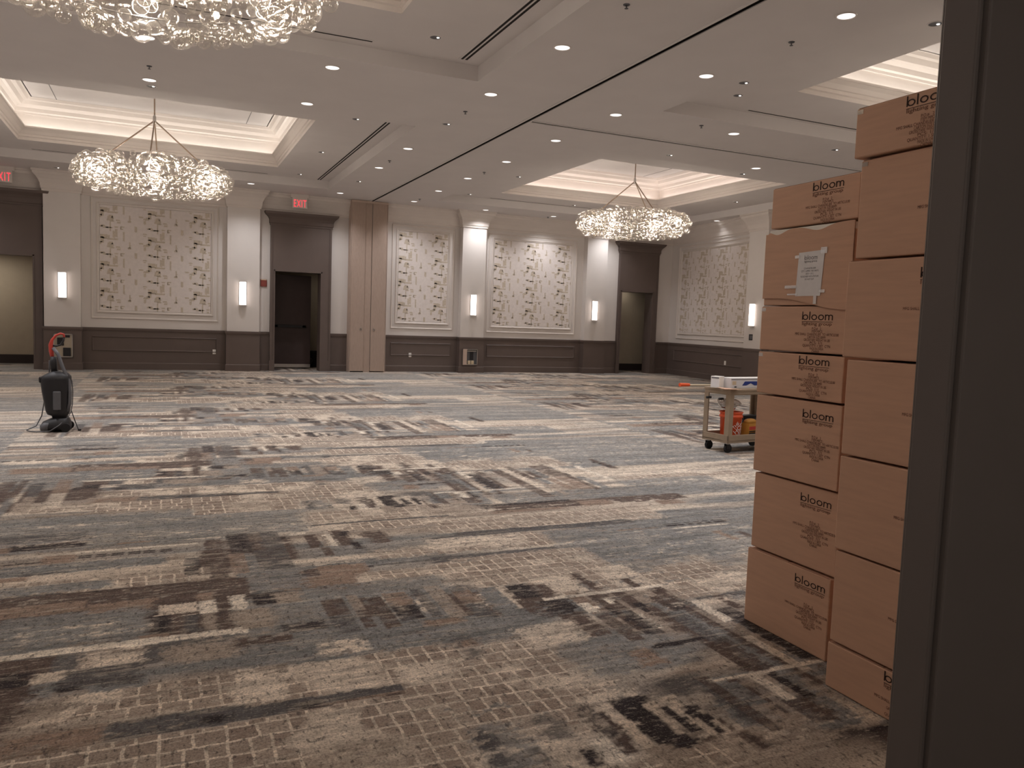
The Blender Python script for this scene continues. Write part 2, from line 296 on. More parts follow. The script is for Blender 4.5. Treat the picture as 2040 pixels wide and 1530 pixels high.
# ---- carpet: one woven repeat, painted into the floor mesh as colour data, finished with node detail
CARPET = """G 3.07 6.71 7.63 9.49 .08 0
C 2.72 4.22 7.76 8.41 .05 1
B 2.59 2.70 6.85 7.99 .03 0
B 3.04 3.04 6.84 7.40 .01 0
G 2.77 2.85 6.91 7.70 .01 0
B 3.54 3.71 7.23 7.59 .01 0
D 3.91 3.93 7.01 7.41 .01 0
G 3.46 3.59 6.92 7.25 .01 0
N 3.21 3.30 6.99 7.26 .01 0
B 4.61 4.69 7.51 8.09 .02 0
D 4.59 4.65 7.58 7.98 .02 0
W 4.26 4.27 6.93 7.75 .01 0
T 3.47 3.74 6.55 6.88 .02 0
B 3.38 3.39 6.57 6.87 .01 0
W 2.63 3.34 6.80 6.85 .01 0
B 2.84 2.91 6.49 6.78 .02 0
C 4.41 6.04 6.85 7.11 .04 1
H 4.92 6.32 7.18 7.21 .02 0
G 4.29 5.43 6.15 6.92 .05 0
G 2.22 2.67 6.29 6.84 .03 0
H 2.26 2.28 6.38 6.66 .008 0
H 2.44 2.45 6.37 6.78 .008 0
G 2.77 4.46 6.25 6.62 .05 0
B 2.59 4.55 6.01 6.22 .03 0
N 3.42 3.72 5.98 6.17 .01 0
N 4.15 4.40 5.85 6.00 .01 0
N 2.53 3.18 5.95 6.03 .01 0
D 2.60 3.38 6.19 6.25 .02 0
C 1.91 3.90 5.44 5.85 .05 1
H 1.79 3.53 5.36 5.48 .02 0
G 2.70 4.27 5.07 5.32 .06 0
D 3.70 4.31 5.16 5.25 .005 2
N 3.25 3.64 5.16 5.20 .01 0
W 3.15 4.29 5.10 5.12 .006 0
C 3.24 3.37 4.82 5.03 .03 0
G 2.62 3.74 4.19 5.16 .09 0
N 3.98 4.05 4.69 4.95 .02 0
B 4.18 4.21 4.69 4.88 .02 0
C 1.75 2.60 4.99 5.35 .04 1
H 1.62 2.57 4.80 4.94 .02 0
C 1.58 2.52 4.47 4.81 .05 1
C 2.45 3.44 3.84 4.45 .06 1
G 0.33 1.91 7.61 7.99 .05 0
C 0.32 1.86 6.95 7.57 .05 1
H 0.30 0.63 7.14 7.17 .01 0
C 0.29 1.78 6.62 7.02 .05 1
C 1.35 1.49 6.37 6.55 .01 0
W 1.53 1.62 6.34 6.55 .005 0
B 1.64 1.72 6.50 6.76 .02 0
W 1.74 1.77 6.37 6.63 .005 0
D 1.78 1.87 6.37 6.64 .02 0
B 1.93 2.09 6.37 6.58 .03 0
C 2.02 2.08 6.40 6.61 .005 0
G 2.15 2.31 6.38 6.62 .02 0
C 1.01 2.16 5.97 6.38 .05 1
G 0.27 1.01 5.84 6.55 .10 0
H 1.04 2.16 5.97 6.01 .015 0
C 1.12 2.08 5.75 5.95 .04 1
W 0.84 0.95 5.75 5.80 .01 0
B 0.38 0.82 5.23 5.74 .04 0
H 0.48 0.63 5.55 5.69 .04 0
D 0.68 0.83 5.69 5.71 .03 0
B 0.25 0.36 5.34 5.55 .03 0
T 0.27 0.34 4.98 5.34 .008 0
B 0.36 0.43 5.09 5.33 .01 0
C 0.45 0.50 5.03 5.29 .02 0
B 0.50 0.56 5.05 5.27 .01 0
C 0.53 0.57 5.01 5.20 .02 0
B 0.67 0.81 5.17 5.45 .02 0
B 0.93 1.01 5.39 5.72 .008 0
T 1.04 1.09 5.41 5.73 .008 0
W 1.10 1.10 5.39 5.71 .006 0
B 1.13 1.24 5.38 5.80 .02 0
D 1.20 1.25 5.62 5.75 .02 0
B 1.00 1.05 5.18 5.38 .01 0
D 1.23 1.26 5.27 5.45 .01 0
B 1.36 1.51 5.38 5.70 .04 0
G 1.54 1.99 5.41 5.48 .03 0
C 1.31 1.82 5.01 5.22 .06 1
C 0.35 1.19 5.00 5.03 .05 0
N 0.21 0.84 4.80 4.93 .02 0
N 0.89 1.20 4.71 4.97 .02 0
N 0.59 1.07 4.49 4.78 .02 0
D 0.60 0.85 4.88 4.92 .004 2
D 0.60 0.86 4.81 4.87 .01 0
B 0.85 0.87 4.80 4.94 .005 0
D 1.21 1.24 4.86 4.90 .01 0
H 1.24 1.78 4.88 4.90 .03 0
C 1.15 1.50 4.54 4.76 .05 1
B 0.20 0.55 4.57 4.79 .03 0
D 0.35 0.57 4.70 4.74 .004 2
G 0.76 1.58 4.32 4.59 .06 0
G -1.48 0.78 7.86 9.10 .06 0
D -1.51 -0.94 9.26 9.32 .006 2
B -1.66 -0.68 10.21 10.25 .02 0
N -1.58 -0.89 10.01 10.11 .01 0
N -1.33 -0.77 8.58 8.84 .02 0
N -0.78 -0.36 8.68 8.71 .02 0
H -1.24 -0.51 7.29 7.63 .05 0
B -0.97 -0.50 7.29 7.75 .04 0
D -0.72 -0.54 7.72 7.82 .02 0
B -1.27 -1.11 7.36 7.78 .005 0
C -1.15 -1.02 7.34 7.65 .01 0
B -1.09 -0.94 7.30 7.78 .008 0
H -1.08 -0.95 7.80 8.07 .005 0
H -1.24 -1.13 7.82 8.08 .005 0
B -1.17 -1.04 6.96 7.31 .005 0
T -1.08 -0.96 6.98 7.31 .005 0
C -0.98 0.69 6.92 7.03 .04 1
H -0.30 0.63 7.13 7.19 .015 0
G -1.10 0.34 5.80 6.75 .08 0
H -1.02 -0.48 6.05 6.24 .07 0
D -0.91 -0.47 5.86 5.99 .03 0
N -0.97 -0.89 5.83 5.95 .01 0
B -0.70 -0.52 5.97 5.99 .02 0
N -0.69 -0.50 5.50 5.69 .008 0
N -0.28 -0.06 5.86 5.89 .03 0
C 0.17 0.40 5.84 5.86 .03 0
W -0.51 0.22 5.71 5.74 .01 0
D -0.91 -0.67 5.54 5.57 .02 0
D -0.51 0.09 5.57 5.65 .003 3
T -0.50 0.13 5.39 5.50 .04 0
G -0.90 0.02 5.31 5.50 .04 0
N -0.87 -0.71 5.20 5.29 .02 0
H -0.75 -0.52 5.30 5.33 .03 0
C -0.79 0.49 4.91 5.15 .04 1
T 0.28 0.33 4.99 5.36 .01 0
B 0.36 0.43 5.13 5.34 .03 0
C 0.13 0.19 5.13 5.33 .02 0
B 0.19 0.27 5.18 5.35 .02 0
G -0.84 -0.27 4.95 5.09 .04 0
D -0.70 0.22 4.87 4.90 .015 0
B -0.80 0.46 4.60 4.89 .03 0
H -0.81 -0.51 4.81 4.93 .03 0
B -0.81 0.45 4.49 4.91 .03 0
N -0.78 -0.37 4.59 4.76 .008 0
N -0.37 -0.04 4.52 4.68 .02 0
G -0.75 -0.09 4.10 4.57 .06 0
B -0.04 0.32 4.04 4.48 .04 0
D -0.04 0.04 4.14 4.46 .02 0
H 0.11 0.18 4.11 4.35 .01 0
N -0.11 0.03 4.07 4.15 .01 0
B 0.04 0.18 4.50 4.67 .02 0
C -0.02 0.17 4.40 4.55 .012 0
N 0.18 0.26 4.55 4.68 .01 0
W 0.18 0.27 4.35 4.55 .004 0
T 0.20 0.26 4.10 4.36 .006 0
B 0.29 0.33 4.09 4.67 .01 0
W 0.35 0.42 4.36 4.59 .012 0
T 0.35 0.41 4.09 4.31 .03 0
H -0.67 0.38 3.79 4.04 .05 0
T 0.03 0.38 3.76 3.95 .04 0
B -0.67 -0.44 3.39 4.02 .012 0
D -0.64 -0.50 3.73 3.87 .03 0
W -0.68 0.41 4.03 4.10 .012 0
C -0.51 -0.33 3.74 3.84 .02 0
C -0.32 -0.08 3.74 4.02 .03 1
G -0.50 -0.06 3.53 3.73 .03 0
D -0.41 -0.31 3.61 3.72 .02 0
H -0.38 -0.08 3.66 3.83 .03 0
H -0.23 -0.08 3.62 3.74 .03 0
T -0.50 -0.31 3.38 3.59 .05 0
C -0.34 0.33 3.28 3.57 .03 1
T -0.54 -0.18 3.13 3.35 .03 0
N -0.53 -0.19 3.12 3.28 .04 0
H -0.18 0.32 3.10 3.28 .03 0
D 0.15 0.26 3.15 3.22 .02 0
C -0.52 0.28 2.78 3.13 .01 1
D 0.45 0.66 4.40 4.58 .015 0
T 0.58 0.73 4.38 4.56 .02 0
T 0.35 0.54 4.08 4.35 .03 0
T 0.57 0.76 4.06 4.31 .03 0
G 0.58 1.56 3.87 4.37 .05 0
B 0.81 0.87 4.12 4.36 .01 0
B 0.99 1.06 4.04 4.33 .02 0
B 1.19 1.26 3.97 4.33 .02 0
C 1.20 1.21 4.00 4.33 .02 0
B 1.33 1.38 3.94 4.29 .012 0
C 1.35 1.36 3.99 4.24 .03 0
B 1.50 1.53 3.89 4.23 .012 0
G 0.55 1.44 3.55 4.01 .06 0
D 0.56 0.78 3.95 4.06 .03 0
N 1.26 1.48 3.80 3.89 .02 0
B 0.32 0.59 3.84 3.95 .03 0
G 0.36 0.75 3.63 3.85 .05 0
C 0.70 0.90 3.62 3.78 .04 0
C 0.29 0.48 3.27 3.60 .03 0
C 0.51 0.97 3.28 3.57 .02 1
C 1.03 1.25 3.37 3.58 .03 1
C 0.99 1.30 3.19 3.40 .04 0
H 0.23 0.98 3.15 3.24 .02 0
H 0.96 1.20 3.17 3.19 .02 0
D 0.52 0.61 3.15 3.21 .012 0
N 0.61 0.96 3.14 3.17 .006 0
B 0.46 0.60 3.12 3.15 .01 0
B 0.88 0.95 3.14 3.16 .01 0
C 0.23 1.03 2.50 3.13 .01 1
T 0.56 0.81 2.59 2.82 .08 0
C 0.99 1.17 2.86 3.20 .03 1
G 2.68 3.35 4.24 4.76 .08 0
C 1.77 2.73 4.19 4.87 .05 1
C 2.09 2.34 3.99 4.34 .02 0
C 2.58 2.82 3.94 4.42 .03 0
B 2.39 2.43 4.02 4.35 .012 0
B 2.65 2.69 3.99 4.16 .012 0
H 1.63 1.70 4.26 4.47 .05 0
G 1.56 2.03 3.73 4.27 .03 0
B 1.54 1.54 3.89 4.21 .01 0
B 1.66 1.67 3.83 4.22 .015 0
C 1.65 1.66 3.95 4.19 .03 0
C 1.86 1.86 3.90 4.26 .008 0
B 1.87 2.14 3.72 4.24 .03 0
D 1.90 2.04 4.04 4.26 .04 0
D 1.97 2.14 3.74 3.96 .04 0
W 2.02 2.84 3.96 4.00 .006 0
T 2.19 2.62 3.28 4.01 .03 0
B 2.31 2.35 3.72 3.98 .008 0
B 2.45 2.55 3.68 3.97 .008 0
D 2.48 2.56 3.62 3.76 .02 0
W 2.17 2.25 3.71 3.86 .004 0
W 2.35 2.40 3.79 3.89 .004 0
G 2.18 2.29 3.60 3.73 .01 0
B 2.01 2.13 3.41 3.72 .03 0
D 2.30 2.33 3.61 3.75 .02 0
G 2.36 2.40 3.59 3.73 .005 0
B 2.29 2.36 3.40 3.62 .01 0
T 2.37 2.38 3.41 3.62 .005 0
W 2.40 2.41 3.39 3.61 .012 0
B 2.51 2.57 3.22 3.62 .03 0
G 2.58 2.62 3.28 3.73 .02 0
B 2.73 2.80 3.52 3.97 .03 0
D 2.68 2.79 3.55 3.68 .03 0
G 1.39 1.92 3.52 3.80 .06 0
H 1.34 1.42 3.38 3.64 .05 0
N 1.37 1.43 3.50 3.59 .04 0
C 1.69 1.99 3.34 3.64 .05 0
G 1.76 2.40 2.99 3.37 .07 0
N 2.10 2.22 3.02 3.20 .03 0
D 2.29 2.54 3.18 3.21 .015 0
C 1.23 1.74 2.85 3.35 .03 1
C 1.14 1.54 2.67 3.07 .04 1
G 1.09 1.29 2.44 2.77 .08 0
H 1.13 1.14 2.49 2.76 .03 0
H 1.37 1.47 2.56 2.78 .05 0
C 1.64 1.90 2.71 2.86 .04 0
D 1.59 1.63 2.53 2.80 .05 0
D 1.73 1.91 2.35 2.78 .02 0
B 1.59 1.65 2.39 2.52 .01 0
C 1.71 1.71 2.39 2.76 .012 0
W 1.50 1.57 2.36 2.53 .006 0
C 1.32 1.41 2.40 2.58 .02 0
D 1.43 1.48 2.36 2.48 .02 0
D 1.28 1.29 2.45 2.56 .01 0
T 1.70 1.80 2.22 2.40 .04 0
C 3.00 3.37 3.82 4.32 .05 1
H 2.90 3.25 3.69 3.73 .03 0
B 3.03 3.08 3.42 3.72 .03 0
G 2.60 2.87 2.66 3.59 .02 0
B 2.55 2.58 3.39 3.69 .01 0
B 2.54 2.55 2.79 3.41 .012 0
B 2.75 2.77 3.38 3.61 .02 0
B 2.74 2.77 2.79 3.41 .015 0
W 2.83 2.88 3.36 3.68 .012 0
T 2.83 2.84 2.94 3.51 .012 0
G 2.88 3.00 2.80 3.36 .01 0
B 2.91 2.96 2.79 3.37 .01 0
D 2.26 2.62 3.19 3.22 .012 0
T 2.06 2.45 2.90 2.92 .04 0
H 2.04 2.27 2.72 2.89 .05 0
W 2.27 2.99 2.77 2.80 .01 0
G 2.23 2.48 2.29 2.78 .03 0
H 2.21 2.23 2.40 2.73 .01 0
B 2.37 2.40 2.36 2.77 .01 0
D 2.58 2.62 2.51 2.78 .015 0
W 2.51 2.52 2.52 2.77 .01 0
B 2.73 2.78 2.59 2.76 .01 0
B 2.52 2.59 2.35 2.52 .04 0
C 1.88 1.92 2.44 2.71 .01 0
D 1.94 1.94 2.42 2.66 .01 0
C 1.98 2.02 2.39 2.73 .015 0
D 2.02 2.05 2.39 2.64 .012 0
C 2.00 2.30 2.36 2.38 .012 0
T 2.02 2.43 1.99 2.38 .06 0
R 2.56 2.92 2.77 3.58 .01 4
R 2.24 2.51 2.32 2.81 .01 4
R 1.55 1.73 3.82 4.25 .01 4
R 2.19 2.42 3.36 4.04 .01 4
R 3.22 4.04 6.51 7.80 .01 4
R -1.32 -0.86 6.91 8.13 .01 4
R 0.27 0.77 4.94 5.85 .01 4
R 0.81 1.56 3.87 4.37 .01 4
R 0.13 0.50 5.01 5.39 .01 4
W 2.17 2.25 3.71 3.86 .004 0
W 2.35 2.40 3.79 3.89 .004 0
W 2.02 2.84 3.96 4.00 .006 0
W 2.27 2.99 2.77 2.80 .01 0
W 2.83 2.88 3.36 3.68 .012 0
W 2.51 2.52 2.52 2.77 .01 0
W 0.18 0.27 4.35 4.55 .004 0
W 0.35 0.42 4.36 4.59 .012 0
B 2.09 2.14 2.23 2.37 .02 0
D 2.55 2.55 2.07 2.25 .05 0"""
PAL = {'C': (202, 188, 172), 'T': (150, 137, 125), 'G': (120, 120, 119), 'H': (86, 84, 84), 'B': (86, 73, 67),
       'D': (46, 41, 43), 'N': (134, 115, 102), 'W': (216, 205, 190)}
PX, PYY, X0T, Y0T, RES = 8.2, 4.03, -1.6, 2.42, 0.0125
def carpet_tile():
    nx, ny = int(round(PX/RES)), int(round(PYY/RES)); rng = np.random.default_rng(3)
    def vn(sx, sy):
        gx, gy = max(2, int(PX/sx)), max(2, int(PYY/sy)); g = rng.random((gy, gx))
        u = (np.arange(nx)+.5)/nx*gx; v = (np.arange(ny)+.5)/ny*gy
        i = np.floor(u).astype(int); j = np.floor(v).astype(int); fu = u-i; fv = v-j
        fu = fu*fu*(3-2*fu); fv = (fv*fv*(3-2*fv))[:, None]
        a = g[np.ix_(j % gy, i % gx)]; b = g[np.ix_(j % gy, (i+1) % gx)]; c = g[np.ix_((j+1) % gy, i % gx)]; d = g[np.ix_((j+1) % gy, (i+1) % gx)]
        return (a*(1-fu)+b*fu)*(1-fv)+(c*(1-fu)+d*fu)*fv-.5
    X, Y = np.meshgrid(X0T+(np.arange(nx)+.5)*RES, Y0T+(np.arange(ny)+.5)*RES)
    white = rng.random((ny, nx)).astype(np.float32)-.5; big = vn(.9, .16); mid = vn(.25, .05); fine = vn(.05, .02)
    Xw = X+mid*.022+fine*.022; Yw = Y+mid*.014+fine*.014
    L = lambda c: np.array([lin(v) for v in PAL[c]])
    t = np.clip(.5+big*1.6, 0, 1)[..., None]
    img = L('T')*(1-t)+L('G')*t; t2 = np.clip((vn(1.2, .12)+.1)*2.2, 0, 1)[..., None]; img = img*(1-t2)+L('C')*t2
    cob = np.zeros((ny, nx))
    for ln in CARPET.split('\n'):
        p = ln.split()
        if len(p) < 7: continue
        x0, x1, y0, y1, s = map(float, p[1:6]); k = int(p[6])
        if x1-x0 < .06 and y1-y0 > .12: m = (x0+x1)/2; x0, x1 = m-.03, m+.03
        for dx in (-PX, 0, PX):
            for dy in (-2*PYY, -PYY, 0, PYY):
                a0, a1, b0, b1 = x0+dx, x1+dx, y0+dy, y1+dy
                if a1 < X0T-.3 or a0 > X0T+PX+.3 or b1 < Y0T-.2 or b0 > Y0T+PYY+.2: continue
                i0 = max(0, int((a0-.4-X0T)/RES)); i1 = min(nx, int((a1+.4-X0T)/RES)+1)
                j0 = max(0, int((b0-.25-Y0T)/RES)); j1 = min(ny, int((b1+.25-Y0T)/RES)+1)
                if i1 <= i0 or j1 <= j0: continue
                xs = Xw[j0:j1, i0:i1]; ys = Yw[j0:j1, i0:i1]
                if k >= 2: xs = X[j0:j1, i0:i1]; ys = Y[j0:j1, i0:i1]
                sx = max(s*1.9, .008); sy = max(s*.8, .006)
                m = np.clip((xs-a0)/sx+.5, 0, 1)*np.clip((a1-xs)/sx+.5, 0, 1)*np.clip((ys-b0)/sy+.5, 0, 1)*np.clip((b1-ys)/sy+.5, 0, 1)
                if s >= .03: m = np.clip(m*(1.25+2.2*fine[j0:j1, i0:i1]+1.2*mid[j0:j1, i0:i1]), 0, 1)
                if s >= .012: m = np.where((m > .02) & (m < .98), np.clip((m-.5)*1.5+.5+white[j0:j1, i0:i1]*1.3, 0, 1), m)
                if k >= 2:
                    hh = (b1-b0)/(k if k == 2 else 2)
                    m = m*(((xs-a0) % .095) > .022)*(((ys-b0) % max(hh, .04)) > .012)
                if s >= .05: m = m*.85
                if k == 4:      # field of narrow rungs running away from the doorway
                    rg = random.Random(int(x0*100)); xx = a0; jj = Y[j0:j1, i0:i1]+fine[j0:j1, i0:i1]*.012; ii = X[j0:j1, i0:i1]+fine[j0:j1, i0:i1]*.012
                    while xx < a1:
                        wd = rg.choice([.045, .07, .09, .11, .13]); rows = rg.choice([1, 2, 2]); yb = b0+(b1-b0)*rg.uniform(-.1, .12); yt = b1+(b1-b0)*rg.uniform(-.12, .1)
                        for q in range(rows):
                            c = rg.choice('BBDBGTGHCBHTN'); q0 = yb+(yt-yb)*q/rows; q1 = yb+(yt-yb)*(q+1)/rows-.008
                            mm = ((ii > xx) & (ii < xx+wd) & (jj > q0) & (jj < q1))*np.clip(.8+.9*fine[j0:j1, i0:i1], 0, 1)
                            img[j0:j1, i0:i1] = img[j0:j1, i0:i1]*(1-mm[..., None])+L(c)*mm[..., None]; cob[j0:j1, i0:i1] *= 1-mm
                        xx += wd+rg.choice([.0, .012, .04, .09])
                    continue
                col = L(p[0]); e = m[..., None]
                img[j0:j1, i0:i1] = img[j0:j1, i0:i1]*(1-e)+col*e
                cob[j0:j1, i0:i1] = cob[j0:j1, i0:i1]*(1-m)+(m if k == 1 else 0)
    img *= 1.27*(1+.30*vn(.16, .03)+.35*vn(.03, .016)+.34*white+.3*vn(.6, .05))[..., None]
    return img, cob
def build_floor():
    img, cob = carpet_tile(); ny, nx = cob.shape
    def blur(a, n): return sum(np.roll(a, k-n//2, axis=0) for k in range(n))/n
    imf = blur(img, 5)
    # fine cells near the doorway, coarser ones farther off, all in one sheet
    patches = [(np.linspace(-1.4, 3.4, 385), np.linspace(2.2, 6.6, 353)), (np.linspace(-5.9, -1.4, 151), np.linspace(2.2, 6.6, 147)), (np.linspace(3.4, 18.0, 487), np.linspace(2.2, 6.6, 221)),
               (np.linspace(-5.9, 18.0, 200), np.linspace(-1.6, 2.2, 60)), (np.linspace(-5.9, 18.0, 797), np.linspace(6.6, 12, 180)), (np.linspace(-5.9, 18.0, 598), np.linspace(12, 25.6, 230))]
    V, Q, CC, o = [], [], [], 0
    for xs, ys in patches:
        Xg, Yg = np.meshgrid(xs, ys); n, m = Xg.shape
        ix = (np.floor((Xg-X0T)/RES).astype(int)) % nx; iy = np.floor(((Yg-Y0T) % PYY)/RES).astype(int) % ny
        drop = (np.floor((Xg-X0T)/PX).astype(int) % 2)*(ny//2); iy = (iy+drop) % ny      # every other repeat across the room drops half a length
        c = np.where((Yg > 11)[..., None], imf[iy, ix], img[iy, ix])
        V.append(np.stack([Xg, Yg, np.zeros_like(Xg)], -1).reshape(-1, 3)); CC.append(np.concatenate([c, cob[iy, ix][..., None]], -1).reshape(-1, 4))
        a = (np.arange(n-1)[:, None]*m+np.arange(m-1)[None, :]).ravel()+o; Q.append(np.stack([a, a+1, a+1+m, a+m], -1)); o += n*m
    V = np.concatenate(V); q = np.concatenate(Q); CC = np.concatenate(CC)
    me = bpy.data.meshes.new('floor')
    me.vertices.add(len(V)); me.vertices.foreach_set('co', V.ravel())
    me.loops.add(q.size); me.loops.foreach_set('vertex_index', q.ravel().astype(np.int32))
    me.polygons.add(len(q)); me.polygons.foreach_set('loop_start', np.arange(0, q.size, 4, dtype=np.int32))
    me.polygons.foreach_set('loop_total', np.full(len(q), 4, dtype=np.int32))
    me.update(calc_edges=True)
    at = me.color_attributes.new('weave', 'FLOAT_COLOR', 'POINT')
    at.data.foreach_set('color', CC.reshape(-1).astype(np.float32))
    mt, nt, b = base_mat('woven_carpet'); N = nt.nodes; K = nt.links
    av = N.new('ShaderNodeAttribute'); av.attribute_name = 'weave'
    tc = N.new('ShaderNodeTexCoord')
    # cobble stones in the cream fields
    nz0 = N.new('ShaderNodeTexNoise'); nz0.inputs['Scale'].default_value = 9; K.new(tc.outputs['Object'], nz0.inputs['Vector'])
    wp = N.new('ShaderNodeVectorMath'); wp.operation = 'MULTIPLY_ADD'; wp.inputs[1].default_value = (.024, .024, 0)
    K.new(nz0.outputs['Color'], wp.inputs[0]); K.new(tc.outputs['Object'], wp.inputs[2])
    br = N.new('ShaderNodeTexBrick'); br.inputs['Scale'].default_value = 1; br.inputs['Brick Width'].default_value = .078; br.inputs['Row Height'].default_value = .1
    br.inputs['Mortar Size'].default_value = .008; br.inputs['Mortar Smooth'].default_value = .4; br.offset = .0; br.squash = 1.5; br.squash_frequency = 3
    br.inputs['Color1'].default_value = (0, 0, 0, 1); br.inputs['Color2'].default_value = (.3, .3, .3, 1); br.inputs['Mortar'].default_value = (1, 1, 1, 1)
    K.new(wp.outputs[0], br.inputs['Vector'])
    nz1 = N.new('ShaderNodeTexNoise'); nz1.inputs['Scale'].default_value = 2.2; nz1.inputs['Detail'].default_value = 3; K.new(tc.outputs['Object'], nz1.inputs['Vector'])
    rp = N.new('ShaderNodeMapRange'); rp.inputs[1].default_value = .40; rp.inputs[2].default_value = .47; K.new(nz1.outputs['Fac'], rp.inputs[0])
    inv = N.new('ShaderNodeMath'); inv.operation = 'SUBTRACT'; inv.inputs[0].default_value = 1; K.new(br.outputs['Color'], inv.inputs[1])
    m1 = N.new('ShaderNodeMath'); m1.operation = 'MULTIPLY'; K.new(inv.outputs[0], m1.inputs[0]); K.new(av.outputs['Alpha'], m1.inputs[1])
    m2 = N.new('ShaderNodeMath'); m2.operation = 'MULTIPLY'; K.new(m1.outputs[0], m2.inputs[0]); K.new(rp.outputs[0], m2.inputs[1])
    mx = N.new('ShaderNodeMix'); mx.data_type = 'RGBA'; mx.inputs[7].default_value = rgb(148, 131, 119)
    K.new(m2.outputs[0], mx.inputs[0]); K.new(av.outputs['Color'], mx.inputs[6])
    # short brush flecks, long in the room's width, and yarn speckle
    def fleck(sx, sy, lo, hi, colr, amt, prev):
        mp = N.new('ShaderNodeMapping'); mp.inputs['Scale'].default_value = (sx, sy, 1); K.new(tc.outputs['Object'], mp.inputs['Vector'])
        nz = N.new('ShaderNodeTexNoise'); nz.inputs['Scale'].default_value = 1; nz.inputs['Detail'].default_value = 3; nz.inputs['Roughness'].default_value = .65
        K.new(mp.outputs[0], nz.inputs['Vector'])
        r = N.new('ShaderNodeMapRange'); r.inputs[1].default_value = lo; r.inputs[2].default_value = hi; r.inputs[4].default_value = amt; K.new(nz.outputs['Fac'], r.inputs[0])
        x = N.new('ShaderNodeMix'); x.data_type = 'RGBA'; x.inputs[7].default_value = colr
        K.new(r.outputs[0], x.inputs[0]); K.new(prev, x.inputs[6]); return x.outputs[2]
    c0 = fleck(2.4, 24, .56, .66, rgb(196, 184, 168), .45, mx.outputs[2])
    c0 = fleck(2.0, 19, .58, .68, rgb(84, 76, 76), .45, c0)
    c1 = fleck(14, 60, .58, .66, rgb(204, 192, 176), .5, c0)
    c2 = fleck(45, 22, .56, .66, rgb(66, 60, 60), .7, c1)
    c3 = fleck(110, 90, .42, .66, rgb(72, 66, 66), .5, c2)
    c3 = fleck(90, 130, .58, .68, rgb(206, 196, 182), .4, c3)
    c4 = fleck(10, 45, .60, .72, rgb(92, 88, 92), .5, c3)
    K.new(c4, b.inputs['Base Color']); b.inputs['Roughness'].default_value = .95; b.inputs['Specular IOR Level'].default_value = .1
    nb = N.new('ShaderNodeTexNoise'); nb.inputs['Scale'].default_value = 220; K.new(tc.outputs['Object'], nb.inputs['Vector'])
    bp = N.new('ShaderNodeBump'); bp.inputs['Strength'].default_value = .4; bp.inputs['Distance'].default_value = .004
    K.new(nb.outputs['Fac'], bp.inputs['Height']); K.new(bp.outputs['Normal'], b.inputs['Normal'])
    me.materials.append(mt)
    o = bpy.data.objects.new('floor', me); COL.objects.link(o); struct(o); return o
build_floor()

# ---- walls: plan polylines, room on the right-hand side when walking left to right
WL = [(XL, YB), (-2.68, YB), (-2.68, PY), (-1.88, PY), (-1.88, YB), (1.57, YB), (1.57, PY), (2.40, PY), (2.40, YB), (4.86, YB), (4.86, YB+.6)]
WR = [(5.90, YB+.6), (5.90, YB), (8.24, YB), (8.24, PY), (9.00, PY), (9.00, YB), (12.52, YB), (12.52, PY), (13.27, PY), (13.27, YB), (15.98, YB)]
RD = Vector((-.098, -.9952)); R0 = Vector((15.98, YB)); RN = Vector((-.9952, .098))      # right wall: direction, start, normal into the room
def rw(s, o=0): p = R0+RD*s+RN*o; return (p.x, p.y)
RW = [rw(0), rw(4.72), rw(4.72, .22), rw(5.6, .22), rw(5.6), rw(7.0), (15.3, 12.3), (15.3, 1.0)]
DOORS = [(-5.2, -2.93, 2.79), (2.83, 4.07, 2.76), (13.97, 15.18, 2.73)]      # x0, x1, height on the back wall
def wall_run(mb, pts, z0, z1, m, doors=()):
    for a, b in zip(pts[:-1], pts[1:]):
        seg = [(0.0, 1.0, z0, z1)]
        if abs(a[1]-YB) < 1e-6 and abs(b[1]-YB) < 1e-6:
            L = b[0]-a[0]
            for d0, d1, dh in doors:
                if d0 > a[0]-.01 and d1 < b[0]+.01:
                    seg = [(0, (d0-a[0])/L, z0, z1), ((d1-a[0])/L, 1, z0, z1)]
                    if dh < z1: seg.append(((d0-a[0])/L, (d1-a[0])/L, max(z0, dh), z1))
        for t0, t1, q0, q1 in seg:
            p = lambda t: (a[0]+(b[0]-a[0])*t, a[1]+(b[1]-a[1])*t)
            mb.quad((*p(t0), q0), (*p(t1), q0), (*p(t1), q1), (*p(t0), q1), m)
mb = MB(); wall_run(mb, WL, 0, H, M['white'], DOORS); wall_run(mb, WR, 0, H, M['white'], DOORS)
struct(mb.build('wall_back'))
mb = MB(); wall_run(mb, RW, 0, H, M['white']); struct(mb.build('wall_right'))
mb = MB(); mb.quad((XL, 1.0, 0), (XL, YB, 0), (XL, YB, H), (XL, 1.0, H), M['white']); struct(mb.build('wall_left'))
# front wall, with the doorway the photograph is taken through
JX, JY0, JY1 = 1.232, .926, 1.0
mb = MB()
mb.box(XL, -1.0, JY0+.01, JY1, 0, H, M['white']); mb.box(JX+.12, 15.3, JY0+.01, JY1, 0, H, M['white']); mb.box(-1.0, JX+.12, JY0+.01, JY1, 2.9, H, M['white'])
struct(mb.build('wall_front'))
mb = MB(); mb.box(JX, JX+.012, JY0, JY1-.008, 0, 2.9, M['jamb'], .003); mb.box(JX+.012, JX+.45, JY0-.012, JY1+.006, 0, 2.9, M['jamb'], .004)
mb.box(-1.0, -.98, JY0, JY1, 0, 2.9, M['jamb']); struct(mb.build('door_1'))
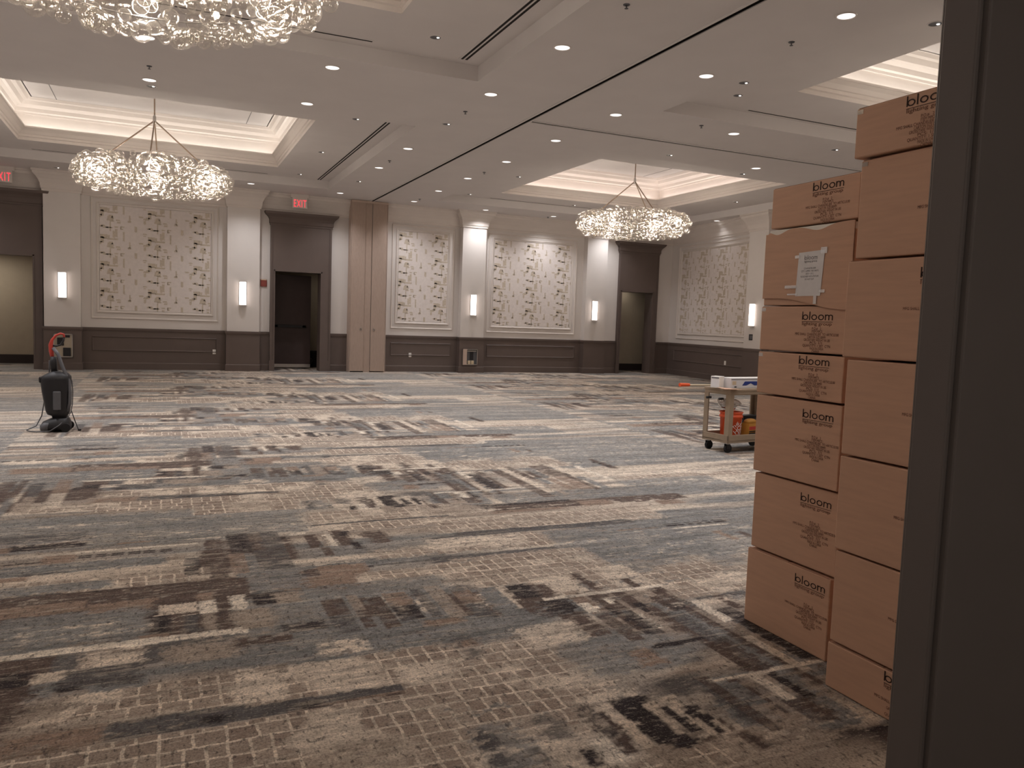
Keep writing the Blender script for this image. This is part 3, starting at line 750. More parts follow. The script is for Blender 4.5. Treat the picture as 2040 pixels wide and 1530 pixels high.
# corridor behind the photographer
mb = MB(); z = 2.95
mb.quad((-1.6, -1.6, 0), (-1.6, JY0, 0), (-1.6, JY0, z), (-1.6, -1.6, z), M['white']); mb.quad((2.6, -1.6, 0), (2.6, JY0, 0), (2.6, JY0, z), (2.6, -1.6, z), M['white'])
mb.quad((-1.6, -1.6, 0), (2.6, -1.6, 0), (2.6, -1.6, z), (-1.6, -1.6, z), M['white']); mb.quad((-1.6, -1.6, z), (2.6, -1.6, z), (2.6, JY0, z), (-1.6, JY0, z), M['white'])
struct(mb.build('wall_corridor'))

def rail(name, runs, prof, m, gaps=()):
    mb = MB()
    for r in runs: sweep(mb, r, prof, m)
    return struct(mb.build(name))
# runs of the lower wall, interrupted by the door surrounds
runsB = [[(-2.68, YB), (-2.68, PY), (-1.88, PY), (-1.88, YB), (1.57, YB), (1.57, PY), (2.40, PY), (2.40, YB), (2.70, YB)], [(4.36, YB), (4.86, YB)],
         [(5.90, YB), (8.24, YB), (8.24, PY), (9.00, PY), (9.00, YB), (12.52, YB), (12.52, PY), (13.27, PY), (13.27, YB), (13.85, YB)],
         [(15.38, YB), rw(0), rw(4.72), rw(4.72, .22), rw(5.6, .22), rw(5.6), rw(7.0), (15.3, 12.3), (15.3, 1.02)]]
rail('trim_1', runsB, [(0, .16), (.018, .16), (.018, .98), (.028, .985), (.028, 1.0), (.04, 1.015), (.045, 1.05), (.045, 1.075), (.0, 1.08)], M['wain'])
rail('baseboard_back', runsB, [(0, 0), (.034, 0), (.034, .165), (.026, .18), (.019, .185)], M['wain'])
crown = [(0, 4.38), (.025, 4.38), (.025, 4.42), (.045, 4.45), (.055, 4.56), (.10, 4.66), (.165, 4.74), (.19, 4.76), (.20, 4.82), (.225, 4.835), (.225, H)]
mb = MB()
sweep(mb, WL[:-1], crown, M['moulding']); sweep(mb, WR[1:]+RW[1:], crown, M['moulding'])
struct(mb.build('trim_2'))
# raised panel mouldings on the wainscot
mb = MB()
def frame_on(mb, P, u0, u1, z0, z1, wd, dp, m, o0=0.0):
    """raised rectangular moulding; P(u, o) gives plan point at distance u along the wall and o out of it"""
    prof = [(0, o0), (0, dp*.7), (wd*.3, dp), (wd*.55, dp*.55), (wd*.8, dp*.5), (wd, o0)]
    rings = []
    for i, o in prof:
        rings.append([(*P(u, o), z) for u, z in ((u0+i, z0+i), (u1-i, z0+i), (u1-i, z1-i), (u0+i, z1-i))])
    vs = [p for r in rings for p in r]
    fs = [(k*4+j, k*4+(j+1) % 4, (k+1)*4+(j+1) % 4, (k+1)*4+j) for k in range(len(prof)-1) for j in range(4)]
    mb.add(vs, fs, m)
PB = lambda u, o: (u, YB-o)
PR = lambda u, o: rw(u, o)
for P, a, b in ((PB, -1.66, 1.33), (PB, 6.14, 8.02), (PB, 9.2, 12.3), (PR, .45, 4.45)): frame_on(mb, P, a, b, .48, .86, .05, .038, M['wain'], .016)
struct(mb.build('trim_3'))
# door surrounds with a deep cornice
def surround(name, x0, x1, d0, d1, dh, top=4.37):
    mb = MB(); m = M['surround']; y = YB-.10
    for a, b in ((x0, d0), (d1, x1)):
        mb.box(a, b, y, YB+.35, 0, dh, m); mb.box(a-.012 if a == x0 else a, b if a == x0 else b+.012, y-.015, y, 0, .3, m)
    mb.box(x0, x1, y, YB+.35, dh, top-.36, m)
    mb.box(x0, x0+.05, y-.02, y, .3, top-.36, m); mb.box(x1-.05, x1, y-.02, y, .3, top-.36, m)
    for a, b in ((d0-.035, d0), (d1, d1+.035)): mb.box(a, b, y-.012, y, .3, dh+.035, m)
    mb.box(d0-.035, d1+.035, y-.012, y, dh, dh+.035, m)
    prof = [(0, top-.36), (.02, top-.36), (.02, top-.32), (.04, top-.3), (.04, top-.2), (.07, top-.14), (.13, top-.08), (.15, top-.06), (.17, top-.01), (.17, top), (0, top)]
    sweep(mb, [(x0, YB), (x0, y), (x1, y), (x1, YB)], prof, m)
    mb.quad((x0-.16, YB, top), (x1+.16, YB, top), (x1+.16, y-.16, top), (x0-.16, y-.16, top), m)
    return struct(mb.build(name))
surround('trim_4', -5.55, -2.72, *DOORS[0])
surround('trim_5', 2.70, 4.36, *DOORS[1])
surround('trim_6', 13.85, 15.38, *DOORS[2])
# rooms beyond the three openings
def lobby(name, x0, x1, y1, col, base=True, zz=2.95):
    mb = MB(); ya = YB+.35
    mb.quad((x0, y1, 0), (x1, y1, 0), (x1, y1, zz), (x0, y1, zz), col); mb.quad((x0, ya, 0), (x0, y1, 0), (x0, y1, zz), (x0, ya, zz), col)
    mb.quad((x1, ya, 0), (x1, y1, 0), (x1, y1, zz), (x1, ya, zz), col); mb.quad((x0, ya, zz), (x1, ya, zz), (x1, y1, zz), (x0, y1, zz), M['ceiling'])
    if base:
        mb.box(x0, x1, y1-.02, y1, 0, .24, M['darkbase'])
    return struct(mb.build(name))
lobby('wall_lobby_left', -6.0, -2.6, 24.9, M['beige']); lobby('wall_lobby_middle', 2.5, 5.2, 25.2, M['beige']); lobby('wall_lobby_right', 13.6, 17.2, 24.3, M['beige'])
# half open dark door leaf in the middle opening
dr = thing('door_2', None, None); struct(dr)
mb = MB(); mb.box(2.75, 3.99, 23.75, 23.80, .02, 2.72, M['darkdoor'], .004); lf = mb.build('door_leaf', dr)
mb = MB(); mb.box(2.95, 3.85, 23.70, 23.72, 1.2, 1.27, M['black'], .006); mb.box(2.95, 3.05, 23.70, 23.75, 1.19, 1.28, M['black']); mb.box(3.75, 3.85, 23.70, 23.75, 1.19, 1.28, M['black']); mb.build('push_bar', dr)
mb = MB(); mb.box(2.75, 3.99, 23.735, 23.75, .03, .13, M['silver']); mb.build('kick_plate', dr)

# ---- ceiling
mb = MB(); tw = .035
holes = list(COFF)+[(SX-tw, SX+tw, 1.0, YB), (SX+tw, 15.3, SYY-tw, SYY+tw)]
holed(mb, XL, 17.0, 1.0, YB+.01, H, holes, M['ceiling'])
for (a, b, c, d) in [(SX-tw, SX+tw, 1.0, YB), (SX+tw, 15.3, SYY-tw, SYY+tw)]:
    z = H+.12
    mb.quad((a, c, H), (a, d, H), (a, d, z), (a, c, z), M['slot']); mb.quad((b, c, H), (b, d, H), (b, d, z), (b, c, z), M['slot'])
    mb.quad((a, c, H), (b, c, H), (b, c, z), (a, c, z), M['slot']); mb.quad((a, d, H), (b, d, H), (b, d, z), (a, d, z), M['slot']); mb.quad((a, c, z), (b, c, z), (b, d, z), (a, d, z), M['slot'])
for (a, b, c, d) in COFF:
    sweep(mb, [(a, c), (a, d), (b, d), (b, c)], [(0, H), (0, HC)], M['ceiling'], True)
for (a, b, c, d), t in zip(COFF, TRAY): holed(mb, a, b, c, d, HC, [t], M['ceiling'])
struct(mb.build('ceiling'))
# tracks: steel rails either side of the slot
mb = MB()
for s in (-1, 1):
    mb.box(SX+s*tw-(.035 if s < 0 else 0), SX+s*tw+(.035 if s > 0 else 0), 1.0, YB-.3, H-.012, H+.002, M['ceiling'])
    mb.box(SX+.08, 15.2, SYY+s*tw-(.035 if s < 0 else 0), SYY+s*tw+(.035 if s > 0 else 0), H-.012, H+.002, M['ceiling'])
struct(mb.build('trim_7'))
# trays: lower cornice with a light cove behind its lip, set back wall, upper crown and flat
low = [(0, HC), (0, HC+.06), (.025, HC+.075), (.025, HC+.12), (.045, HC+.13), (.085, HC+.19), (.135, HC+.235), (.155, HC+.24), (.155, HC+.27), (.135, HC+.27), (.10, HC+.22), (-.12, HC+.22)]
upp = [(-.12, HC+.22), (-.12, HT-.30), (-.09, HT-.30), (-.085, HT-.26), (-.05, HT-.24), (-.03, HT-.17), (.03, HT-.13), (.08, HT-.12), (.13, HT-.05), (.2, HT-.04), (.24, HT), (.3, HT)]
for i, (a, b, c, d) in enumerate(TRAY):
    mb = MB(); pl = [(a, c), (a, d), (b, d), (b, c)]
    sweep(mb, pl, low, M['moulding'], True); sweep(mb, pl, upp, M['moulding'], True)
    mb.quad((a+.28, c+.28, HT), (b-.28, c+.28, HT), (b-.28, d-.28, HT), (a+.28, d-.28, HT), M['ceiling'])
    for xx in (a+.75, b-.75): mb.box(xx-.006, xx+.006, c+.3, d-.3, HT-.004, HT, M['grey'])
    t = struct(mb.build('trim_%d' % (8+i)))
    z = HC+.235; cx, cy = (a+b)/2, (c+d)/2; warm = (1, .95, .87) if i < 3 else (1, .88, .81)
    for nm, loc, sx, sy in (('cove_light', (cx, d+.0, z), b-a-.2, .05), ('cove_light', (cx, c-.0, z), b-a-.2, .05), ('cove_light', (a-.0, cy, z), .05, d-c-.2), ('cove_light', (b+.0, cy, z), .05, d-c-.2)):
        area(nm, loc, sx, sy, E_COVE, warm, (PI, 0, 0), t)

# ================================================================ WALL THINGS
# wallpaper panels in white picture mouldings
STROKES = [  # brush marks of one wallpaper repeat: left, top, width, height in 310 x 183 units
 (5, 70, 22, 48), (5, -8, 34, 12), (38, 3, 48, 10), (84, 26, 14, 54), (50, 80, 70, 12), (50, 60, 22, 20), (46, 112, 48, 32), (60, 142, 36, 8), (104, 134, 34, 10), (110, 148, 30, 12),
 (130, -4, 34, 8), (130, 10, 26, 9), (132, -4, 9, 22), (150, 30, 11, 72), (190, 98, 9, 50), (176, 136, 28, 14), (198, 120, 10, 9), (226, -14, 17, 48),
 (305, -4, 30, 10), (328, 4, 46, 9), (374, -36, 9, 74), (312, 56, 56, 26), (330, 80, 40, 8), (276, 34, 34, 9), (282, 48, 26, 7), (250, 100, 38, 11), (282, 112, 46, 13), (286, 124, 16, 34), (300, 104, 28, 9),
 (364, 104, 34, 9), (386, 112, 12, 14), (408, 14, 17, 60), (404, -2, 30, 9), (252, 140, 8, 8), (344, 150, 8, 10)]
def wallpaper(name, label, P, u0, u1, z0, z1, ph, fo):
    pw, phh = 1.10, .675; kx, kz = pw/310, phh/183
    root = thing(name, label, 'wall panel', (*P((u0+u1)/2, 0), z0), 0, 'patterned wallpaper panels around the room')
    ox, oy, oz = root.location
    def W(u, o, z): x, y = P(u, o); return (x-ox, y-oy, z-oz)
    mb = MB(); mb.quad(W(u0, .012, z0), W(u1, .012, z0), W(u1, .012, z1), W(u0, .012, z1), M['paper_bg'])
    for i in range(-2, int((u1-u0)/pw)+2):
        for j in range(-1, int((z1-z0)/phh)+3):
            for q, (sx, sy, sw, sh) in enumerate(STROKES):
                rr = random.Random(q); cu = u0+i*pw+sx*kx; ct = z0+j*phh-sy*kz+.1
                n = 3
                for t in range(n):          # ragged brush ends: three bristle runs side by side
                    if sw >= sh: a0, a1 = cu+rr.uniform(0, .022), cu+sw*kx-rr.uniform(0, .03); b1 = ct-sh*kz*t/n; b0 = ct-sh*kz*(t+1)/n
                    else: a0, a1 = cu+sw*kx*t/n, cu+sw*kx*(t+1)/n; b1 = ct-rr.uniform(0, .022); b0 = ct-sh*kz+rr.uniform(0, .03)
                    a0, a1, b0, b1 = max(a0, u0), min(a1, u1), max(b0, z0), min(b1, z1)
                    if a1-a0 > .004 and b1-b0 > .004: mb.quad(W(a0, .0135, b0), W(a1, .0135, b0), W(a1, .0135, b1), W(a0, .0135, b1), M['gold'])
    mb.build('wallpaper', root)
    mb = MB()
    def P2(u, o): x, y = P(u, o); return (x-ox, y-oy)
    # local frames
    prof_frames = ((u0-.075, u1+.075, z0-.075, z1+.075, .075, .04), (u0-fo, u1+fo, z0-fo-.02, z1+fo, .045, .03))
    for a, b, c, d, wd, dp in prof_frames:
        frame_on(mb, P2, a, b, c-oz, d-oz, wd, dp, M['moulding'], 0.0)
    mb.build('picture_moulding', root)
    return root
wallpaper('wallpaper_panel', 'square brushstroke wallpaper panel below the left hanging chandelier, between two sconces', PB, -1.47, 1.17, 1.53, 4.18, .12, .2)
wallpaper('wallpaper_panel', 'narrow upright brushstroke wallpaper panel just right of the folding partition doors', PB, 6.33, 7.86, 1.50, 4.13, .12, .2)
wallpaper('wallpaper_panel', 'square brushstroke wallpaper panel between the two sconce pillars right of the partition doors', PB, 9.37, 12.07, 1.47, 4.10, .12, .2)
wallpaper('wallpaper_panel', 'slanting brushstroke wallpaper panel on the right side wall beside the cardboard boxes', PR, .72, 4.4, 1.45, 4.10, .12, .2)

# sconces
def sconce(label, x, y, z, rz=0):
    r = thing('wall_sconce', label, 'wall light', (x, y, z), rz, 'lit tube sconces on the wall pillars')
    mb = MB(); mb.box(-.095, .095, -.02, 0, -.30, .30, M['silver'], .004); mb.build('back_plate', r)
    mb = MB(); n = 12
    for (a, b) in ((-.305, .305),):
        ring = lambda z: [(.088*math.cos(PI+PI*i/n), -.02+.085*math.sin(PI+PI*i/n), z) for i in range(n+1)]
        mb.loft([ring(a), ring(b)], M['sconce'], True, True)
    mb.build('diffuser', r)
    for s in (-1, 1):
        mb = MB(); ring = lambda z, k=1: [(.1*k*math.cos(PI+PI*i/n), -.018+.1*k*math.sin(PI+PI*i/n), z) for i in range(n+1)]
        mb.loft([ring(s*.307), ring(s*.318)], M['silver'], False, True); mb.build('end_cap', r)
    return r
sconce('lit tube sconce on the far left white pillar above the red handled vacuum', -2.28, PY, 2.11)
sconce('lit vertical tube sconce on the white pillar just left of the middle dark doorway', 1.97, PY, 2.10)
sconce('lit vertical tube sconce on the white pillar above the open silver wall box', 8.63, PY, 2.06)
sconce('lit tube sconce on the pillar left of the far right doorway', 12.86, PY, 2.05)
p = rw(5.08, .22); sconce('lit vertical tube sconce on the right side wall above the small black plate', p[0], p[1], 2.03, math.radians(-90+5.6+0))

# outlets, plates
def outlet(label, x, z, P=PB, rz=0):
    q = P(x, .018); r = thing('wall_outlet', label, 'wall outlet', (q[0], q[1], z), rz, 'white outlets low on the dark wainscot')
    mb = MB(); mb.box(-.04, .04, -.008, 0, -.062, .062, M['foam'], .003); mb.build('cover_plate', r)
    for s in (-1, 1): mb = MB(); mb.box(-.016, .016, -.012, -.008, s*.026-.014, s*.026+.014, M['labelwhite'], .002); mb.build('socket', r)
    return r
outlet('white wall outlet low on the dark wainscot under the left wallpaper panel', 1.27, .50)
outlet('white wall outlet low on the wainscot just right of the folding partition', 6.75, .50)
outlet('white wall outlet on the dark right side wall above the tan cart', 3.55, .58, PR, math.radians(-84.4))
r = thing('fire_alarm_strobe', 'small maroon alarm plate on the strip of white wall left of the middle doorway', 'alarm', (2.535, YB, 2.42))
mb = MB(); mb.box(-.085, .085, -.03, 0, -.10, .10, M['maroon'], .006); mb.build('housing', r)
mb = MB(); mb.box(-.075, .075, -.036, -.03, .075, .095, M['cream'], .002); mb.build('strobe_lens', r)
p = rw(5.08, .22); r = thing('wall_control_plate', 'small square black plate under the right side wall sconce', 'wall plate', (p[0], p[1], 1.40), math.radians(-84.4))
mb = MB(); mb.box(-.085, .085, -.012, 0, -.085, .085, M['black'], .004); mb.build('plate', r)
mb = MB(); mb.box(-.05, .05, -.016, -.012, -.05, .05, M['grey'], .003); mb.build('touch_pad', r)
# open connection boxes in the pillar wainscot
def avbox(label, x, z, w, h, var):
    r = thing('wall_connection_box', label, 'wall box', (x, PY, z))
    m = M['cream'] if var else M['fabric_trim']
    mb = MB(); t = .02
    mb.box(-w/2, w/2, -.03, -.022, -h/2, h/2, M['grey']); 
    for a, b, c, d in ((-w/2, -w/2+t, -h/2, h/2), (w/2-t, w/2, -h/2, h/2), (-w/2, w/2, h/2-t, h/2), (-w/2, w/2, -h/2, -h/2+t)): mb.box(a, b, -.07, -.02, c, d, M['silver'])
    mb.build('frame', r)
    if not var:
        mb = MB(); mb.box(-w/2-.0, -w/2+.13, -.085, -.07, -h/2, h/2, m, .003); mb.build('open_flap', r)
        mb = MB(); mb.box(.0, .11, -.05, -.03, -h/2+.15, h/2-.07, M['black'], .004); mb.build('screen', r)
        for k in (-.07, .04):
            mb = MB(); mb.box(k, k+.09, -.055, -.03, -h/2+.02, -h/2+.13, M['cream'], .004); mb.build('socket_block', r)
        mb = MB(); mb.box(-.09, .2, -.06, -.03, h/2-.075, h/2-.045, M['silver']); mb.build('cable_rail', r)
        for k in range(4): mb = MB(); mb.box(-.08+k*.06, -.05+k*.06, -.05, -.03, h/2-.04, h/2-.015, M['black']); mb.build('jack', r)
    else:
        mb = MB(); mb.box(-w/2+.02, w/2-.02, -.05, -.03, -h/2+.02, h/2-.02, M['beige']); mb.build('back_panel', r)
        mb = MB(); mb.box(.0, .17, -.075, -.05, -h/2+.03, -h/2+.24, M['black'], .01); mb.build('socket_block', r)
        mb = MB(); mb.box(-.13, .02, -.075, -.05, .0, .2, M['black'], .01); mb.build('socket_block', r)
        mb = MB(); mb.box(.04, .15, -.06, -.05, h/2-.09, h/2-.03, M['black']); mb.build('jack', r)
    return r
avbox('open wall box with dark sockets in the far left pillar behind the vacuum handle', -2.27, .61, .42, .58, True)
avbox('open silver wall box with black screen on the pillar right of the partition', 8.56, .48, .48, .48, False)

# folding partition pocket doors
r = thing('partition_pocket_doors', 'tall fabric covered folding partition doors closing the wall pocket under the ceiling track', 'partition', (5.38, 22.43, 0))
mb = MB(); mb.box(-.50, -.12, -.04, .0, .03, 4.84, M['fabric'], .004); l1 = mb.build('door_panel', r)
mb = MB(); mb.box(.08, .49, -.04, .0, .03, 4.84, M['fabric'], .004); l2 = mb.build('door_panel', r)
mb = MB(); mb.box(-.115, .07, -.02, .02, .0, 4.84, M['fabric'], .002); mb.build('centre_strip', r)
mb = MB()
for x in (-.525, -.503, .492, .515): mb.box(x-.006, x+.006, -.045, .30, 0, 4.86, M['fabric_trim'])
mb.box(-.53, .52, -.05, .3, 4.80, 4.86, M['fabric_trim']); mb.build('edge_trim', r)
for x, pr in ((-.21, l1), (.17, l2)):
    mb = MB(); n = 14
    rg = [(x+.032*math.cos(2*PI*k/n), -.047, 1.23+.032*math.sin(2*PI*k/n)) for k in range(n+1)]
    mb.tube(rg, .006, M['silver'], 6); mb.build('pull_ring', pr)

# EXIT signs
def exit_sign(label, x):
    r = thing('exit_sign', label, 'exit sign', (x, YB-.34, 4.47), 0, 'red lit exit signs above the doorways')
    mb = MB(); mb.box(-.24, .24, .03, .34, .30, .40, M['moulding'], .006); mb.box(-.20, .20, .0, .05, .015, .30, M['moulding'], .004); mb.build('housing', r)
    mb = MB(); mb.box(-.19, .19, -.004, 0, .02, .28, M['moulding']); mb.build('sign_face', r)
    vs, fs = text_mesh('EXIT', .20, 'CENTER', 1.25); mb = MB(); k = .17/max(v[0] for v in vs); mb.add([(v[0]*k, -.007, v[1]+.05) for v in vs], fs, M['exit_red'])
    mb.build('lettering', r); return r
exit_sign('red lit exit sign above the middle dark doorway, left of the partition doors', 3.43)
exit_sign('red lit exit sign cut by the left photo edge above the left doorway', -3.50)

# ================================================================ CEILING THINGS
def downlight_proto():
    r = thing('recessed_downlight', 'proto', 'ceiling light', (0, 0, H))
    mb = MB(); mb.lathe([(.088, -.001), (.090, -.008), (.098, -.012), (.106, -.006), (.108, .0)], M['moulding'], 28); mb.build('trim_ring', r)
    mb = MB(); mb.lathe([(.089, -.002), (.05, -.003), (.0005, -.004)], M['lens'], 28); mb.build('lens', r)
    l = bpy.data.lights.new('downlight_lamp', 'SPOT'); l.energy = E_DOWN; l.spot_size = math.radians(125); l.spot_blend = .9; l.shadow_soft_size = .05; l.color = (1, .98, .995)
    o = bpy.data.objects.new('downlight_lamp', l); COL.objects.link(o); o.parent = r; o.location = (0, 0, -.02)
    return r
ORD = ['nearest the back wall', 'second from the back wall', 'third from the back wall', 'fourth from the back wall', 'fifth from the back wall', 'sixth from the back wall', 'seventh from the back wall', 'eighth from the back wall', 'ninth from the back wall']
COLS = [(6.45, 'just right of the long track', [21.7, 19.54, 17.42, 15.17, 12.94, 10.88, 8.64, 6.34, 4.1]),
        (4.34, 'just left of the long track', [21.5, 17.35, 15.10, 10.87, 8.63, 6.36, 4.1]),
        (2.05, 'right of the left trays', [21.4, 12.83, 10.82]),
        (-.18, 'centred between the left trays', [12.76, 10.82]),
        (8.74, 'left of the right trays', [22.0, 10.87]),
        (10.97, 'centred between the right trays', [21.96, 12.89]),
        (-2.45, 'left of the left trays', [12.83, 10.82]),
        (-4.75, 'beside the left wall', [21.4, 17.35, 15.1, 12.8, 10.85, 8.6, 6.36]),
        (13.2, 'right of the right trays', [21.9, 12.89, 10.87]),
        (15.35, 'in front of the right side wall', [19.66, ])]
D0 = downlight_proto(); first = True
for x, ph, ys in COLS:
    for k, y in enumerate(ys):
        lab = 'round downlight '+ph+(', '+ORD[k] if len(ys) > 1 else '')
        if first: D0.location = (x, y, H); D0['label'] = lab; D0['group'] = 'round recessed downlights'; first = False
        else:
            e = dup(D0, (x, y, H), None, lab, 'round recessed downlights')
            if x > 15:
                for c in [q for q in COL.objects if q.parent is e and q.type == 'LIGHT']: c.data = c.data.copy(); c.data.energy = E_DOWN*.08
def accent_proto():
    r = thing('accent_spotlight', 'proto', 'ceiling light', (0, 0, 0))
    mb = MB(); mb.lathe([(.066, -.002), (.068, -.006), (.078, -.008), (.084, 0)], M['ceiling'], 20); mb.build('trim_ring', r)
    mb = MB(); mb.lathe([(.067, -.003), (.04, -.0015), (.0005, -.001)], M['grey'], 20, smooth=False); mb.build('reflector', r)
    mb = MB(); mb.lathe([(.018, -.004), (.012, -.009), (.0005, -.011)], M['spark'], 12, (.03, -.01, 0)); mb.build('bulb', r)
    return r
A0 = accent_proto(); first = True
ACC = [(3.08, 9.62, HC, 'small accent spotlight beside the black double slot of the nearest left coffer'), (3.12, 14.19, HC, 'small accent spotlight beside the far left coffer slot, nearest the viewer'),
       (3.10, 17.42, HC, 'small accent spotlight between the left tray and the black slots, middle one'), (3.11, 20.44, HC, 'small accent spotlight in the far left coffer, nearest the back wall'),
       (7.81, 9.67, HC, 'small accent spotlight in the near right coffer left of the bright tray'), (7.75, 20.77, HC, 'small accent spotlight at the far left corner of the far right coffer'),
       (11.03, 20.78, HC, 'tiny accent spotlight above the right chandelier on the far coffer edge'), (14.27, 17.5, HC, 'tiny accent spotlight on the far right coffer strip by the side wall'),
       (7.80, 17.57, HC, 'small accent spotlight left of the far right tray'), (11.83, 15.28-.95, HC, 'small accent spotlight in front of the far right tray near edge'),
       (6.48, 8.66, H, None), (7.40, 6.05, H, 'unlit recessed ceiling light at the top right beside the dark door jamb'), (7.05, 8.62, H, 'unlit recessed ceiling light between the long track and the near right coffer'),
       (4.36, 12.87, H, 'unlit recessed ceiling light left of the long ceiling track'), (10.99, 10.85, H, 'unlit recessed ceiling light beside the top cardboard boxes'),
       (8.83, 12.83, H, 'sparkling recessed ceiling light just beyond the cross track'), (-.16, 13.1, H, 'small recessed spotlight in front of the left tray, above the left chandelier stem'),
       (-2.31, 21.9, H, 'small recessed spotlight above the far left pillar'), (4.36, 19.4, H, 'small recessed spotlight left of the track, between slots and partition')]
for x, y, z, lab in ACC:
    if lab is None: continue
    if first: A0.location = (x, y, z); A0['label'] = lab; A0['group'] = 'small accent spotlights'; first = False
    else: dup(A0, (x, y, z), None, lab, 'small accent spotlights')
# sprinkler heads
def sprinkler_proto():
    r = thing('sprinkler_head', 'proto', 'sprinkler', (0, 0, 0))
    mb = MB(); mb.lathe([(.036, 0), (.034, -.008), (.012, -.012)], M['grey'], 16); mb.build('escutcheon', r)
    mb = MB(); mb.cyl((0, 0, -.01), (0, 0, -.042), .007, .006, M['grey'], 10); mb.lathe([(.02, -.038), (.02, -.042), (.0005, -.042)], M['grey'], 14); mb.build('deflector', r)
    return r
S0 = sprinkler_proto(); first = True
SPR = [(-.17, 12.05, 'sprinkler head in line with the left chandelier'), (4.35, 11.95, 'sprinkler head left of the long track, midway'), (4.34, 16.46, 'sprinkler head beside the far left coffer slot'),
       (4.33, 7.19, 'sprinkler head at the top centre, left of the long track'), (6.51, 7.18, 'sprinkler head at the top, right of the long track'), (7.96, 10.72, 'sprinkler head beyond the near right coffer'),
       (6.49, 16.5, 'sprinkler head right of the long track, midway to the partition'), (6.46, 21.2, 'sprinkler head right of the long track, near the back wall'), (10.9, 22.2, 'sprinkler head nearest the back wall above the right wallpaper panel')]
for x, y, lab in SPR:
    if first: S0.location = (x, y, H); S0['label'] = lab+', hanging from the ceiling'; S0['group'] = 'ceiling sprinkler heads'; first = False
    else: dup(S0, (x, y, H), None, lab+', hanging from the ceiling', 'ceiling sprinkler heads')
# slot diffusers
def slot(label, x0, x1, y0, y1, n):
    r = thing('slot_diffuser', label, 'air vent', ((x0+x1)/2, (y0+y1)/2, HC), 0, 'linear slot diffusers in the coffers')
    cx, cy = (x0+x1)/2, (y0+y1)/2; a, b = (x1-x0)/2, (y1-y0)/2
    mb = MB(); mb.box(-a, a, -b, b, -.004, 0, M['ceiling']); mb.build('frame', r)
    for k in range(n):
        mb = MB()
        if b > a: c = (k-(n-1)/2)*.06; mb.box(c-.016, c+.016, -b+.01, b-.01, -.006, -.003, M['slot'])
        else: c = (k-(n-1)/2)*.06; mb.box(-a+.01, a-.01, c-.016, c+.016, -.006, -.003, M['slot'])
        mb.build('slot', r)
slot('long black double slot vent along the right side of the near left coffer', 3.60, 3.75, 4.6, 10.22, 2)
slot('long black double slot vent along the right side of the far left coffer', 3.60, 3.75, 14.1, 20.95, 2)
slot('slim grey slot vent at the far side of the near left coffer', -1.4, 2.43, 10.11, 10.21, 1)
slot('slim slot vent behind the left chandelier, left part', -2.7, -1.3, 20.80, 20.88, 1)
slot('slim slot vent behind the left chandelier, right part', 1.2, 2.4, 20.80, 20.88, 1)
slot('slim grey slot vent along the far side of the near right coffer', 8.46, 12.9, 10.16, 10.26, 1)
slot('slim slot vent along the far side of the far right coffer', 8.47, 13.3, 20.98, 21.06, 1)
# round speakers in the tray ceilings
def speaker(label, x, y):
    r = thing('ceiling_speaker', label, 'speaker', (x, y, HT), 0, 'round flush speakers in the tray ceilings')
    mb = MB(); mb.lathe([(.155, -.002), (.16, -.009), (.172, -.006), (.175, 0)], M['moulding'], 28); mb.build('trim_ring', r)
    mb = MB(); mb.lathe([(.155, -.004), (.0005, -.006)], M['fabric'], 28); mb.build('grille', r)
speaker('flush round speaker in the left tray ceiling, left of the chandelier stem', -1.55, 17.9); speaker('flush round speaker in the left tray ceiling, right of the chandelier stem', 1.35, 17.9)
speaker('flush round speaker in the far right tray ceiling', 11.6, 17.6)

